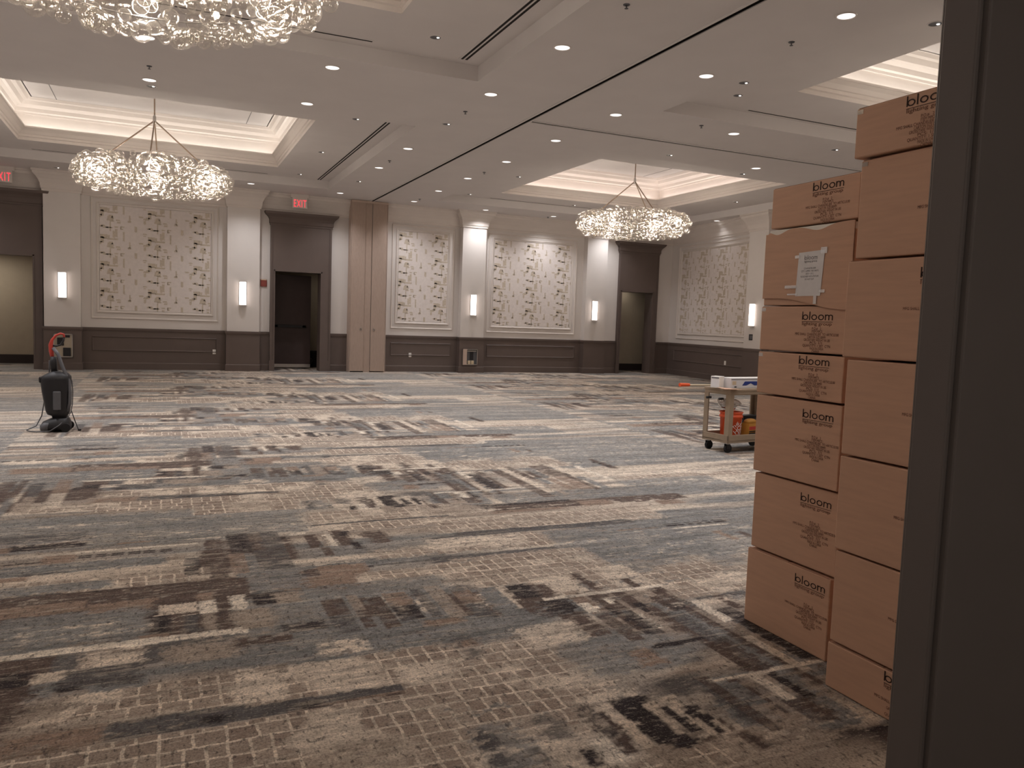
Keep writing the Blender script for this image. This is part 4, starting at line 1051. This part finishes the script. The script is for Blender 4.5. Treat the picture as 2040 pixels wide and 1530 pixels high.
# chandeliers: a ring of clear blown bubbles on three or four rods
def chandelier(label, x, y, seed, n=520, zc=4.16, R=1.11, tr=.29, rods=4, hub=5.28):
    rd = random.Random(seed)
    r = thing('bubble_chandelier', label, 'chandelier', (x, y, zc), 0, None)
    mb = MB(); mb.cyl((0, 0, hub-zc), (0, 0, HT-zc), .014, .014, M['rod'], 10); mb.lathe([(.09, 0), (.085, -.03), (.02, -.05)], M['silver'], 20, (0, 0, HT-zc)); mb.build('stem', r)
    mb = MB(); mb.lathe([(.012, .08), (.03, .04), (.034, -.06), (.028, -.09), (.0005, -.09)], M['silver'], 14, (0, 0, hub-zc)); mb.build('hub', r)
    for k in range(rods):
        a = 2*PI*k/rods+(-.07 if rods == 4 else 2.6); mb = MB()
        mb.cyl((.02*math.cos(a), .02*math.sin(a), hub-zc-.05), (R*math.cos(a), R*math.sin(a), .12), .014, .014, M['rod'], 8); mb.build('rod', r)
    mb = MB()
    for q in (-.09, .09): mb.tube([(R*math.cos(2*PI*i/40), R*math.sin(2*PI*i/40), q) for i in range(41)], .006, M['silver'], 8)
    mb.build('ring_frame', r)
    # bulbs
    for k in range(14):
        a = 2*PI*(k+.3)/14; zz = .10 if k % 2 else -.02; mb = MB()
        mb.lathe([(.0005, -.03), (.02, -.024), (.03, 0), (.02, .024), (.0005, .03)], M['bulb'], 12, (R*math.cos(a), R*math.sin(a), zz)); mb.build('bulb', r)
    for k in range(6):
        a = 2*PI*(k+.5)/6; l = bpy.data.lights.new('bulb_lamp', 'POINT'); l.energy = E_CHAND; l.color = (1, .88, .76); l.shadow_soft_size = .08
        o = bpy.data.objects.new('bulb_lamp', l); COL.objects.link(o); o.parent = r; o.location = (R*math.cos(a), R*math.sin(a), -.0)
    # bubbles packed on the torus surface, hanging lower in the middle of the ring
    def shell(mb, c, rad, seg=20, rin=12):
        b = bmesh.new(); bmesh.ops.create_uvsphere(b, u_segments=seg, v_segments=rin, radius=rad)
        ax = Vector((rd.uniform(-1, 1), rd.uniform(-1, 1), rd.uniform(-1, 1))).normalized(); mt = Matrix.Rotation(rd.uniform(0, 3), 3, ax)
        b.verts.ensure_lookup_table()
        mb.add([mt @ v.co + Vector(c) for v in b.verts], [[v.index for v in f.verts] for f in b.faces], M['glass'], True); b.free()
    pts = []; tries = 0
    while len(pts) < n and tries < 60000:
        tries += 1
        a = rd.uniform(0, 2*PI); t = rd.uniform(0, 2*PI)
        rr = tr*rd.uniform(.75, 1.0); rad = rd.choice([.055, .065, .075, .085, .09, .096])
        if math.sin(t) < -.3 and rd.random() < .75: rad *= .72
        p = Vector(((R+rr*1.05*math.cos(t))*math.cos(a), (R+rr*1.05*math.cos(t))*math.sin(a), rr*.85*math.sin(t)))
        if all((p-q[0]).length > (rad+q[1])*.54 for q in pts): pts.append((p, rad))
    cam_l = Vector((0, 0, 1.6))-Vector((x, y, zc)); cam_l.normalize()
    pts.sort(key=lambda q: -(q[0].dot(cam_l)))
    for p, rad in pts[:100]:
        mb = MB(); shell(mb, (0, 0, 0), rad); o = mb.build('glass_bubble', r); o.location = p
    mb = MB()
    for p, rad in pts[100:]: shell(mb, p, rad, 16, 10)
    o = mb.build('glass_bubbles', r); o['kind'] = 'stuff'
    return r
chandelier('whole bubble ring chandelier hanging below the left tray, left of the middle doorway', -.15, 17.2, 1)
chandelier('big clear glass bubble chandelier cut off by the top left edge of the photo', -.15, 6.53, 2)
cd = chandelier('clear glass bubble ring chandelier hanging over the far right doorway', 10.93, 17.35, 3, rods=3)
dup(cd, (10.93, 6.53, 4.16), None, 'bubble chandelier under the near right tray, added unseen behind the dark door jamb')  # unseen chandelier, added so its light brightens the coffer edges

# ================================================================ CARDBOARD BOXES
BW = .59; BD = .46
def put2d(mb, shapes, ox, oz, m, sx=1.0, x=-.0012):
    """flat lettering on the -X face; reading direction runs towards -Y"""
    for vs, fs in shapes: mb.add([(x, oz[0]-(ox+v[0]*sx), oz[1]+v[1]) for v in vs], fs, m)
LINES = ['P.O.#   2', 'ITEM MPCS', 'MFG SHALL CHANDELIER  TO ARTICLE:00', 'CARTON SIZE 00MM', 'GROSS/TARE WEIGHT IN LBS', 'PCS: 1/1', 'QUANTITY: 1 SET  CTN', 'MADE IN CHINA', 'CHINA']
def carton(label, x, y, z, h, logo=.30, drop=.04, txt=True, rz=0.0, group='brown cartons stacked by the door', tape=False, gap=.045, name='cardboard_box', top_trim=0.0):
    """x: face plane, y: left (far) edge. local origin at bottom centre"""
    r = thing(name, label, 'cardboard box', (x+BD/2, y-BW/2, z), rz, group)
    mb = MB(); mb.box(-BD/2, BD/2, -BW/2, BW/2, .002, h-top_trim-.004, M['card'], .006)
    mb.build('carton_body', r)
    mb = MB()      # flap seam and flap edges on top
    mb.box(-BD/2+.01, BD/2-.01, -.0015, .0015, h-top_trim-.004, h-top_trim-.003, M['ink2']); mb.box(-BD/2+.003, -BD/2+.006, -BW/2+.01, BW/2-.01, h-.012-top_trim, h-.003-top_trim, M['card_in']); mb.build('top_flaps', r)
    if txt:
        fx = -BD/2-.0012; zt = h-drop-.042-top_trim; yl = BW/2
        # anything past the right edge of the face is simply left off the print
        mb = MB(); sh, wd = bloom_logo(.042); k = .2/wd
        for vs, fs in sh: mb.add([(fx, yl-logo-v[0]*k, zt+v[1]) for v in vs], fs, M['ink'])
        mb.box(fx-.0004, fx, yl-logo-.2, yl-logo, zt-.0095, zt-.0075, M['ink']); mb.build('printed_logo', r)
        mb = MB(); vs, fs = text_mesh('lighting group', .016); mxx = max(v[0] for v in vs); k = .195/mxx
        mb.add([(fx, yl-logo-v[0]*k, zt-.026+v[1]) for v in vs], fs, M['ink2'])
        zz = zt-.026-gap; cy = yl-logo-.10
        wid = [.06, .07, .285, .12, .17, .08, .18, .09, .05]
        for i, ln in enumerate(LINES):
            vs, fs = text_mesh(ln, .0125, 'CENTER'); mxx = max(v[0] for v in vs)
            k = wid[i]/2/mxx; off = .0 if i != 2 else .012
            c = cy+(.0 if i != 2 else .0)-(.004*i % .01)
            if i == 2: c = max(-BW/2+.006+wid[i]/2, yl-logo-.10)
            mb.add([(fx, c-v[0]*k, zz+v[1]) for v in vs], fs, M['ink2']); zz -= .0142
        mb.build('printed_text', r)
    if tape:
        mb = MB(); mb.box(-BD/2-.0012, -BD/2-.0004, BW/2-.035, BW/2-.004, h-.03, h-.012, M['film']); mb.box(-BD/2, -BD/2+.09, BW/2-.05, BW/2-.01, h-.004, h-.003, M['film']); mb.build('packing_tape', r)
    return r
XA, YA = 2.95, 3.35
carton('large printed brown carton on the carpet, bottom of the left stack', XA, YA+.0, 0, .415, .36, .04, gap=.075)
carton('large printed brown carton second from the floor in the left stack', XA+.012, YA-.008, .42, .415, .34, .045, gap=.075, rz=.01)
carton('large printed brown carton third from the floor in the left stack', XA, YA, .84, .42, .34, .045, gap=.07)
carton('short printed brown carton fourth from the floor in the left stack', XA-.005, YA+.004, 1.265, .228, .30, .012, gap=.028, tape=True)
carton('short printed brown carton right under the open box with the taped white label', XA-.002, YA+.004, 1.497, .236, .30, .03, gap=.022, tape=True)
# open box with torn flaps and a taped label
r = thing('open_cardboard_box', 'opened brown carton with sagging flaps and taped white label in the left stack', 'cardboard box', (XA+BD/2-.009, YA-BW/2-.01, 1.735), 0, None)
mb = MB(); mb.box(-BD/2+.006, BD/2, -BW/2, BW/2, .0, .355, M['card'], .004); mb.build('carton_body', r)
mb = MB(); fx = -BD/2; n = 40; top = []; bot = []
for i in range(n+1):
    t = i/n; y = BW/2-t*BW
    dip = .024*math.exp(-((t-.15)/.10)**2)+.026*math.exp(-((t-.62)/.14)**2)+.012*max(0, t-.8)
    zt = .388+.008*t-dip if t > .03 else .372
    zb = .035-.05*t+.012*math.sin(t*5.5)
    top.append((y, zt)); bot.append((y, zb))
vs = []; 
for xo in (fx-.004, fx+.001):
    vs += [(xo, y, z) for y, z in top]; vs += [(xo, y, z) for y, z in bot]
N1 = n+1; fs = []
for i in range(n):
    fs.append((i, i+1, N1+i+1, N1+i)); fs.append((2*N1+i, 2*N1+i+1, 3*N1+i+1, 3*N1+i)); fs.append((i, i+1, 2*N1+i+1, 2*N1+i)); fs.append((N1+i, N1+i+1, 3*N1+i+1, 3*N1+i))
mb.add(vs, fs, M['card']); mb.build('torn_front_flap', r)
mb = MB(); mb.box(-BD/2+.002, BD/2-.03, -BW/2+.02, BW/2-.02, .352, .392, M['foam'], .004); mb.build('foam_sheet', r)
mb = MB(); y0 = .265; zc = .16
mb.add([(fx-.006, .045, .262), (fx-.006, -.125, .268), (fx-.006, -.112, .045), (fx-.006, .055, .045)], [(0, 1, 2, 3)], M['paper']); pl = mb.build('white_label', r)
mb = MB(); sh, wd = bloom_logo(.022); k = .085/wd
for vs, fs in sh: mb.add([(fx-.0068, .005-v[0]*k, .225+v[1]) for v in vs], fs, M['ink3'])
vs, fs = text_mesh('lighting group', .009); k = .085/max(v[0] for v in vs); mb.add([(fx-.0068, .005-v[0]*k, .212+v[1]) for v in vs], fs, M['ink3'])
for i, (tx, wd) in enumerate((('CHANDELIER', .08), ('QTY 1 UPPER TIER PARTS', .115), ('BOX 1 OF 2', .05), ('PLEASE KEEP WITH FIXTURE', .12), ('DO NOT CUT', .06))):
    vs, fs = text_mesh(tx, .0085, 'CENTER'); k = wd/2/max(v[0] for v in vs); mb.add([(fx-.0068, -.035-v[0]*k, .178-i*.0135+v[1]) for v in vs], fs, M['ink3'])
mb.build('label_print', pl)
mb = MB()
for (a, b, c, d) in ((-.10, -.14, .25, .28), (.13, .05, .085, .10), (.11, .04, .05, .058), (-.105, -.14, .06, .075), (-.07, -.09, .005, .045), (.07, .04, .235, .25)):
    mb = MB(); mb.box(fx-.0078, fx-.0070, min(a, b), max(a, b), c, d, M['film']); mb.build('packing_tape', pl)
carton('short printed brown carton on top of the left stack, above the opened box', XA-.004, YA-.03, 2.135, .215, .29, .012, gap=.028, rz=-.02)
XB, YBx = 2.76, 2.575
carton('short brown carton on the carpet, bottom of the right stack beside the dark jamb', XB, YBx, 0, .212, .31, .01, gap=.03)
carton('large brown carton second from the floor in the right stack', XB+.004, YBx-.005, .215, .42, .36, .045, gap=.075)
carton('large brown carton third from the floor in the right stack', XB-.002, YBx, .638, .425, .36, .045, gap=.075)
carton('large brown carton fourth from the floor in the right stack, beside the cart height', XB, YBx, 1.066, .425, .36, .045, gap=.075, rz=.006)
carton('large brown carton fifth from the floor in the right stack', XB-.002, YBx+.03, 1.495, .425, .37, .045, gap=.075)
carton('large brown carton under the top box of the right stack', XB+.004, YBx, 1.925, .425, .40, .045, gap=.1, rz=-.008, tape=True)
carton('short printed brown carton on the very top of the right stack, nearest the ceiling', XB-.01, YBx+.03, 2.355, .218, .25, .01, gap=.03, rz=.01, tape=True)

# ================================================================ VACUUM CLEANER (side on, nose to the left)
vx, vy = -1.24, 11.5
V = thing('upright_vacuum', 'black upright vacuum cleaner with red handle standing on the carpet at left', 'vacuum cleaner', (vx, vy, 0), math.radians(-3))
def rr(cx, cy, a, b, z, n=16, e=.6):
    out = []
    for i in range(n):
        t = 2*PI*i/n; c, s = math.cos(t), math.sin(t)
        out.append((cx+a*abs(c)**e*(1 if c > 0 else -1), cy+b*abs(s)**e*(1 if s > 0 else -1), z))
    return out
mb = MB(); mb.loft([rr(-.01, 0, .17, .16, .03), rr(-.01, 0, .175, .165, .07), rr(.0, 0, .155, .15, .12), rr(.04, 0, .10, .12, .165), rr(.05, 0, .06, .09, .18)], M['black']); mb.build('floor_head', V)
mb = MB(); mb.loft([rr(-.115, 0, .06, .165, .02), rr(-.115, 0, .065, .17, .08), rr(-.09, 0, .045, .15, .12)], M['grey']); mb.build('nose_bumper', V)
for s in (-1, 1):
    mb = MB(); mb.cyl((.12, s*.12, .055), (.12, s*.16, .055), .055, .055, M['rubber'], 18); mb.build('wheel', V)
mb = MB(); mb.loft([rr(.04, 0, .08, .09, .15), rr(.035, 0, .09, .1, .2), rr(.02, 0, .12, .12, .215), rr(.015, 0, .135, .13, .26), rr(.0, 0, .16, .14, .5), rr(-.005, 0, .172, .145, .66), rr(.0, 0, .165, .14, .70), rr(.02, 0, .11, .1, .745), rr(.02, 0, .05, .06, .77)], M['black']); vb = mb.build('bag_housing', V)
mb = MB(); mb.box(-.02, .07, -.152, -.13, .28, .52, M['grey'], .012); mb.build('filter_grille', vb)
mb = MB(); mb.box(-.185, -.09, -.10, .10, .62, .70, M['black'], .02); mb.build('latch', vb)
mb = MB(); mb.loft([rr(-.02, -.0, .035, .04, .74), rr(-.03, 0, .04, .04, .86), rr(-.03, 0, .032, .035, .95)], M['black']); mb.build('handle_neck', V)
mb = MB(); mb.tube([(-.045, 0, .88), (-.045, 0, .96)], .018, M['silver'], 10); mb.build('handle_collar', V)
mb = MB(); mb.tube([(-.045, 0, .94), (-.055, 0, 1.02), (-.06, 0, 1.10), (-.045, 0, 1.16), (.0, 0, 1.22), (.05, 0, 1.245), (.085, 0, 1.235), (.09, 0, 1.2)], [.022, .028, .026, .018, .015, .014, .014, .014], M['red'], 10); mb.tube([(.09, 0, 1.205), (.08, 0, 1.15), (.05, 0, 1.10), (.0, 0, 1.085), (-.05, 0, 1.09)], .012, M['black'], 8); mb.build('handle', V)
mb = MB(); mb.tube([(-.03, -.02, 1.06), (.03, -.05, .98), (.07, -.06, .85), (.11, -.07, .74), (.15, -.08, .64), (.165, -.09, .5), (.16, -.09, .36), (.13, -.08, .26)], .022, M['grey'], 10); mb.build('hose', V)
mb = MB(); mb.tube([(.13, .02, .72), (.17, .02, .64), (.18, .02, .5), (.175, .02, .35), (.16, .0, .24), (.14, -.06, .19), (.05, -.17, .09), (-.05, -.2, .02), (-.2, -.18, .012), (-.28, -.1, .012), (-.34, .0, .012), (-.25, .1, .05), (-.19, .12, .18), (-.165, .13, .35), (-.14, .13, .5), (-.09, .06, .75), (-.08, .02, .9)], .0065, M['grey'], 6); mb.build('power_cord', V)
mb = MB(); mb.tube([(.16, .02, .26), (.2, .03, .12), (.24, .0, .02), (.26, -.03, .014)], .006, M['black'], 6); mb.box(.245, .28, -.06, -.02, .002, .024, M['black'], .004); mb.build('plug', V)

# ================================================================ UTILITY CART
CR = math.radians(7)
C = thing('utility_cart', 'tan plastic two shelf utility cart on casters, half hidden behind the cardboard boxes', 'cart', (6.66, 8.06, 0), CR)
L, Wd = .95, .46
def tray(z0, z1, t):
    mb = MB(); m = M['cart']; e = .03
    mb.box(0, L, 0, Wd, z0+.02, z0+.035, m)
    for a, b, c, d in ((0, L, 0, t), (0, L, Wd-t, Wd), (0, t, 0, Wd), (L-t, L, 0, Wd)): mb.box(a, b, c, d, z0, z1, m, .006)
    return mb
tray(.13, .235, .022).build('lower_shelf', C)
mb = MB(); mb.box(0, L, 0, Wd, .755, .82, M['cart'], .012); mb.box(-.006, L+.006, -.006, Wd+.006, .80, .835, M['cart'], .008); mb.build('top_shelf', C)
for x, y in ((0, 0), (0, Wd), (L, 0), (L, Wd)):
    mb = MB(); sx = 1 if x == 0 else -1; sy = 1 if y == 0 else -1; w = .075
    pts = [(x, y), (x+sx*w, y), (x+sx*w, y+sy*.018), (x+sx*.018, y+sy*.018), (x+sx*.018, y+sy*w), (x, y+sy*w)]
    mb.loft([[(px+sx*.002, py+sy*.002, zz) for px, py in pts] for zz in (.13, .76)], M['cart'], False); mb.build('corner_post', C)
    cx, cy = x+sx*.06, y+sy*.06; mb = MB()
    mb.cyl((cx, cy, .13), (cx, cy, .115), .03, .03, M['silver'], 14); mb.box(cx-.03, cx+.03, cy-.024, cy-.020, .05, .115, M['black']); mb.box(cx-.03, cx+.03, cy+.020, cy+.024, .05, .115, M['black'])
    cs = mb.build('caster_fork', C); mb = MB(); mb.cyl((cx+.01, cy-.018, .056), (cx+.01, cy+.018, .056), .056, .056, M['rubber'], 20); mb.build('caster_wheel', cs)
for y in (.12, .34):
    mb = MB(); mb.tube([(.0, y, .70), (-.05, y, .70), (-.075, y, .70)], .016, M['black'], 10); mb.build('push_handle', C)
def on_cart(u, v, z):
    c, s = math.cos(CR), math.sin(CR); return (6.66+u*c-v*s, 8.06+u*s+v*c, z)
# orange bucket with its printed mark
bk = thing('bucket', 'orange plastic bucket with white slanted lettering on the lower cart shelf', 'bucket', on_cart(.29, .24, .166), CR)
mb = MB(); mb.lathe([(.0005, 0), (.125, 0), (.13, .01), (.142, .27), (.153, .275), (.153, .30), (.145, .302), (.145, .33), (.155, .335), (.155, .35), (.146, .35), (.138, .30), (.12, .015), (.0005, .012)], M['orange'], 36); mb.build('bucket_body', bk)
mb = MB(); sh = []
for tx, h, ox, oy in (('THE', .042, -.07, .052), ('HOME', .062, -.10, -.018), ('DEPOT', .062, -.13, -.085)):
    vs, fs = text_mesh(tx, h); sh.append(([(v[0]+ox, v[1]+oy) for v in vs], fs))
ca, sa = math.cos(PI/4), math.sin(PI/4)
for vs, fs in sh:
    pv = []
    for u, v in vs:
        uu, vv = u*ca-v*sa, u*sa+v*ca
        if abs(vv) > .12: vv = max(-.12, min(.12, vv))
        a = -PI/2+.15+uu/.137; R_ = .131+.012*(vv+.13)/.27+.0028
        pv.append((R_*math.cos(a), R_*math.sin(a), vv+.135))
    mb.add(pv, fs, M['foam'])
mb.build('printed_mark', bk)
mb = MB(); mb.tube([(.152*math.cos(PI*i/12), .152*math.sin(PI*i/12)*.35+.10*math.sin(PI*i/12)-.15*math.sin(PI*i/12), .27-.03*math.sin(PI*i/12)) for i in range(13)], .0025, M['silver'], 6); mb.build('wire_bail', bk)
# crumpled clear bags in the bucket
def blob(mb, c, rx, ry, rz_, m, seed, amp=.25):
    rd = random.Random(seed); b = bmesh.new(); bmesh.ops.create_icosphere(b, subdivisions=3, radius=1)
    ph = [Vector((rd.uniform(-4, 4), rd.uniform(-4, 4), rd.uniform(-4, 4))) for _ in range(5)]
    b.verts.ensure_lookup_table(); vs = []
    for v in b.verts:
        k = 1+amp*sum(math.sin(v.co.dot(p)*1.3+i) for i, p in enumerate(ph))/3
        vs.append((c[0]+v.co.x*rx*k, c[1]+v.co.y*ry*k, c[2]+v.co.z*rz_*k))
    mb.add(vs, [[v.index for v in f.verts] for f in b.faces], m, True); b.free()
q = on_cart(.28, .24, .585)
t = MB(); blob(t, (0, 0, .03), .13, .11, .075, M['film'], 3); blob(t, (-.10, .03, .04), .08, .07, .07, M['film'], 5); o = t.build('clear_plastic_bag', None, q); tag(o, 'crumpled clear plastic bag stuffed into the top of the orange bucket', 'plastic bag')
# yellow package and dark case beside the bucket
pk = thing('yellow_package', 'yellow and black printed package beside the orange bucket on the cart', 'package', on_cart(.50, .12, .166), CR+.1)
mb = MB(); mb.loft([[(x, y, z) for x, y in ((-.06*k, -.05*k), (.14*k, -.05*k), (.14*k, .07*k), (-.06*k, .07*k))] for k, z in ((1, 0), (1.02, .20))], M['yellow'], False); mb.loft([rr(.04, .01, .10, .06, .20, 12), rr(.04, .01, .09, .055, .235, 12), rr(.04, .01, .05, .03, .255, 12)], M['yellow']); mb.build('package_body', pk)
mb = MB(); mb.box(-.055, .14, -.054, -.052, .0, .075, M['black']); mb.box(-.05, .135, -.054, -.052, .115, .16, M['red']); mb.box(-.05, .135, -.054, -.052, .085, .1, M['black']); mb.build('printed_front', pk)
o = MB(); o.box(0, .25, 0, .15, 0, .28, M['black'], .015); o.box(.02, .23, -.004, 0, .05, .23, M['grey'], .004); o = o.build('tool_case', None, on_cart(.58, .27, .166), CR); tag(o, 'black case at the back of the lower cart shelf behind the yellow package', 'case')
# long white carton, small white box, open flap and orange tipped stick on the cart top
ZT = .8355
lc = thing('long_white_carton', 'long white carton with blue triangle print lying on the cart top', 'box', on_cart(.10, .10, ZT), CR)
mb = MB(); mb.box(0, .75, 0, .16, 0, .135, M['labelwhite'], .004); mb.build('carton_body', lc)
mb = MB(); mb.box(.005, .745, .002, .158, .1352, .1358, M['foam']); mb.box(.01, .745, -.0012, -.0004, .112, .118, M['ink']); mb.box(.03, .10, -.0012, -.0004, .045, .095, M['cream']); mb.box(.07, .11, -.0012, -.0004, .012, .026, M['black'])
mb.add([(.21, -.0012, .035), (.26, -.0012, .09), (.60, -.0012, .09), (.60, -.0012, .035), (.44, -.0012, .035), (.37, -.0012, .065), (.29, -.0012, .035)], [(0, 1, 5, 6), (1, 2, 4, 5), (2, 3, 4)], M['blue']); mb.build('printed_panel', lc)
sb = thing('small_white_box', 'small white box with pale blue front at the left end of the cart top', 'box', on_cart(-.03, .17, ZT), CR+.25)
mb = MB(); mb.box(0, .115, 0, .13, 0, .15, M['foam'], .003); mb.build('box_body', sb)
mb = MB(); mb.box(-.0012, -.0004, .01, .12, .12, .14, M['ink3']); mb.box(-.0012, -.0004, .005, .125, .01, .11, M['paper']); mb.build('printed_end', sb)
o = MB(); o.loft([[(x, y, z) for x, y, z in ((-.16, .10, .005), (.10, .06, .0), (.06, .24, .0), (-.12, .28, .012))], [(x, y, z) for x, y, z in ((-.16, .10, .009), (.10, .06, .004), (.06, .24, .004), (-.12, .28, .016))]], M['card'], False); o = o.build('cardboard_flap', None, on_cart(0.02, -.13, ZT), CR); tag(o, 'loose flat cardboard flap overhanging the left corner of the cart top', 'cardboard')
st = thing('orange_tipped_stick', 'pale wooden stick with an orange tip poking out left from the cart top', 'stick', on_cart(.06, .34, ZT+.018), CR)
mb = MB(); mb.cyl((.35, 0, 0), (-.56, .02, .012), .011, .011, M['cream'], 10); mb.build('shaft', st)
mb = MB(); mb.cyl((-.44, .018, .012), (-.60, .022, .014), .02, .024, M['orange'], 12); mb.build('tip', st)

# ================================================================ THINGS IN THE MIDDLE DOORWAY
o = MB(); o.box(0, .36, 0, .35, 0, .50, M['black'], .02); o.box(.03, .33, -.004, 0, .05, .45, M['rubber'], .004); o = o.build('black_equipment_case', None, (4.02, 24.35, 0)); tag(o, 'black upright case on the floor at the right inside the middle doorway', 'case')
t = MB(); blob(t, (0, 0, .135), .30, .17, .17, M['black'], 11, .18); o = t.build('dark_bag', None, (3.82, 24.02, .03)); tag(o, 'slumped dark bag on the floor inside the middle doorway beside the black case', 'bag')

# unseen fill lamp added behind the camera for the jamb; lobby ceiling lamps
l = area('corridor_fill', (.5, -.6, 2.9), .4, .4, E_CORR, (1, .93, .85), (0, 0, 0)); l['kind'] = 'structure'
for nm, x, y, e in (('lobby_lamp', -4.2, 23.9, 14.0), ('lobby_lamp', 4.7, 24.3, 1.6), ('lobby_lamp', 15.0, 23.9, 2.0)):
    l = area(nm, (x, y, 2.9), .4, .4, e, (1, .9, .78), (0, 0, 0)); l['kind'] = 'structure'
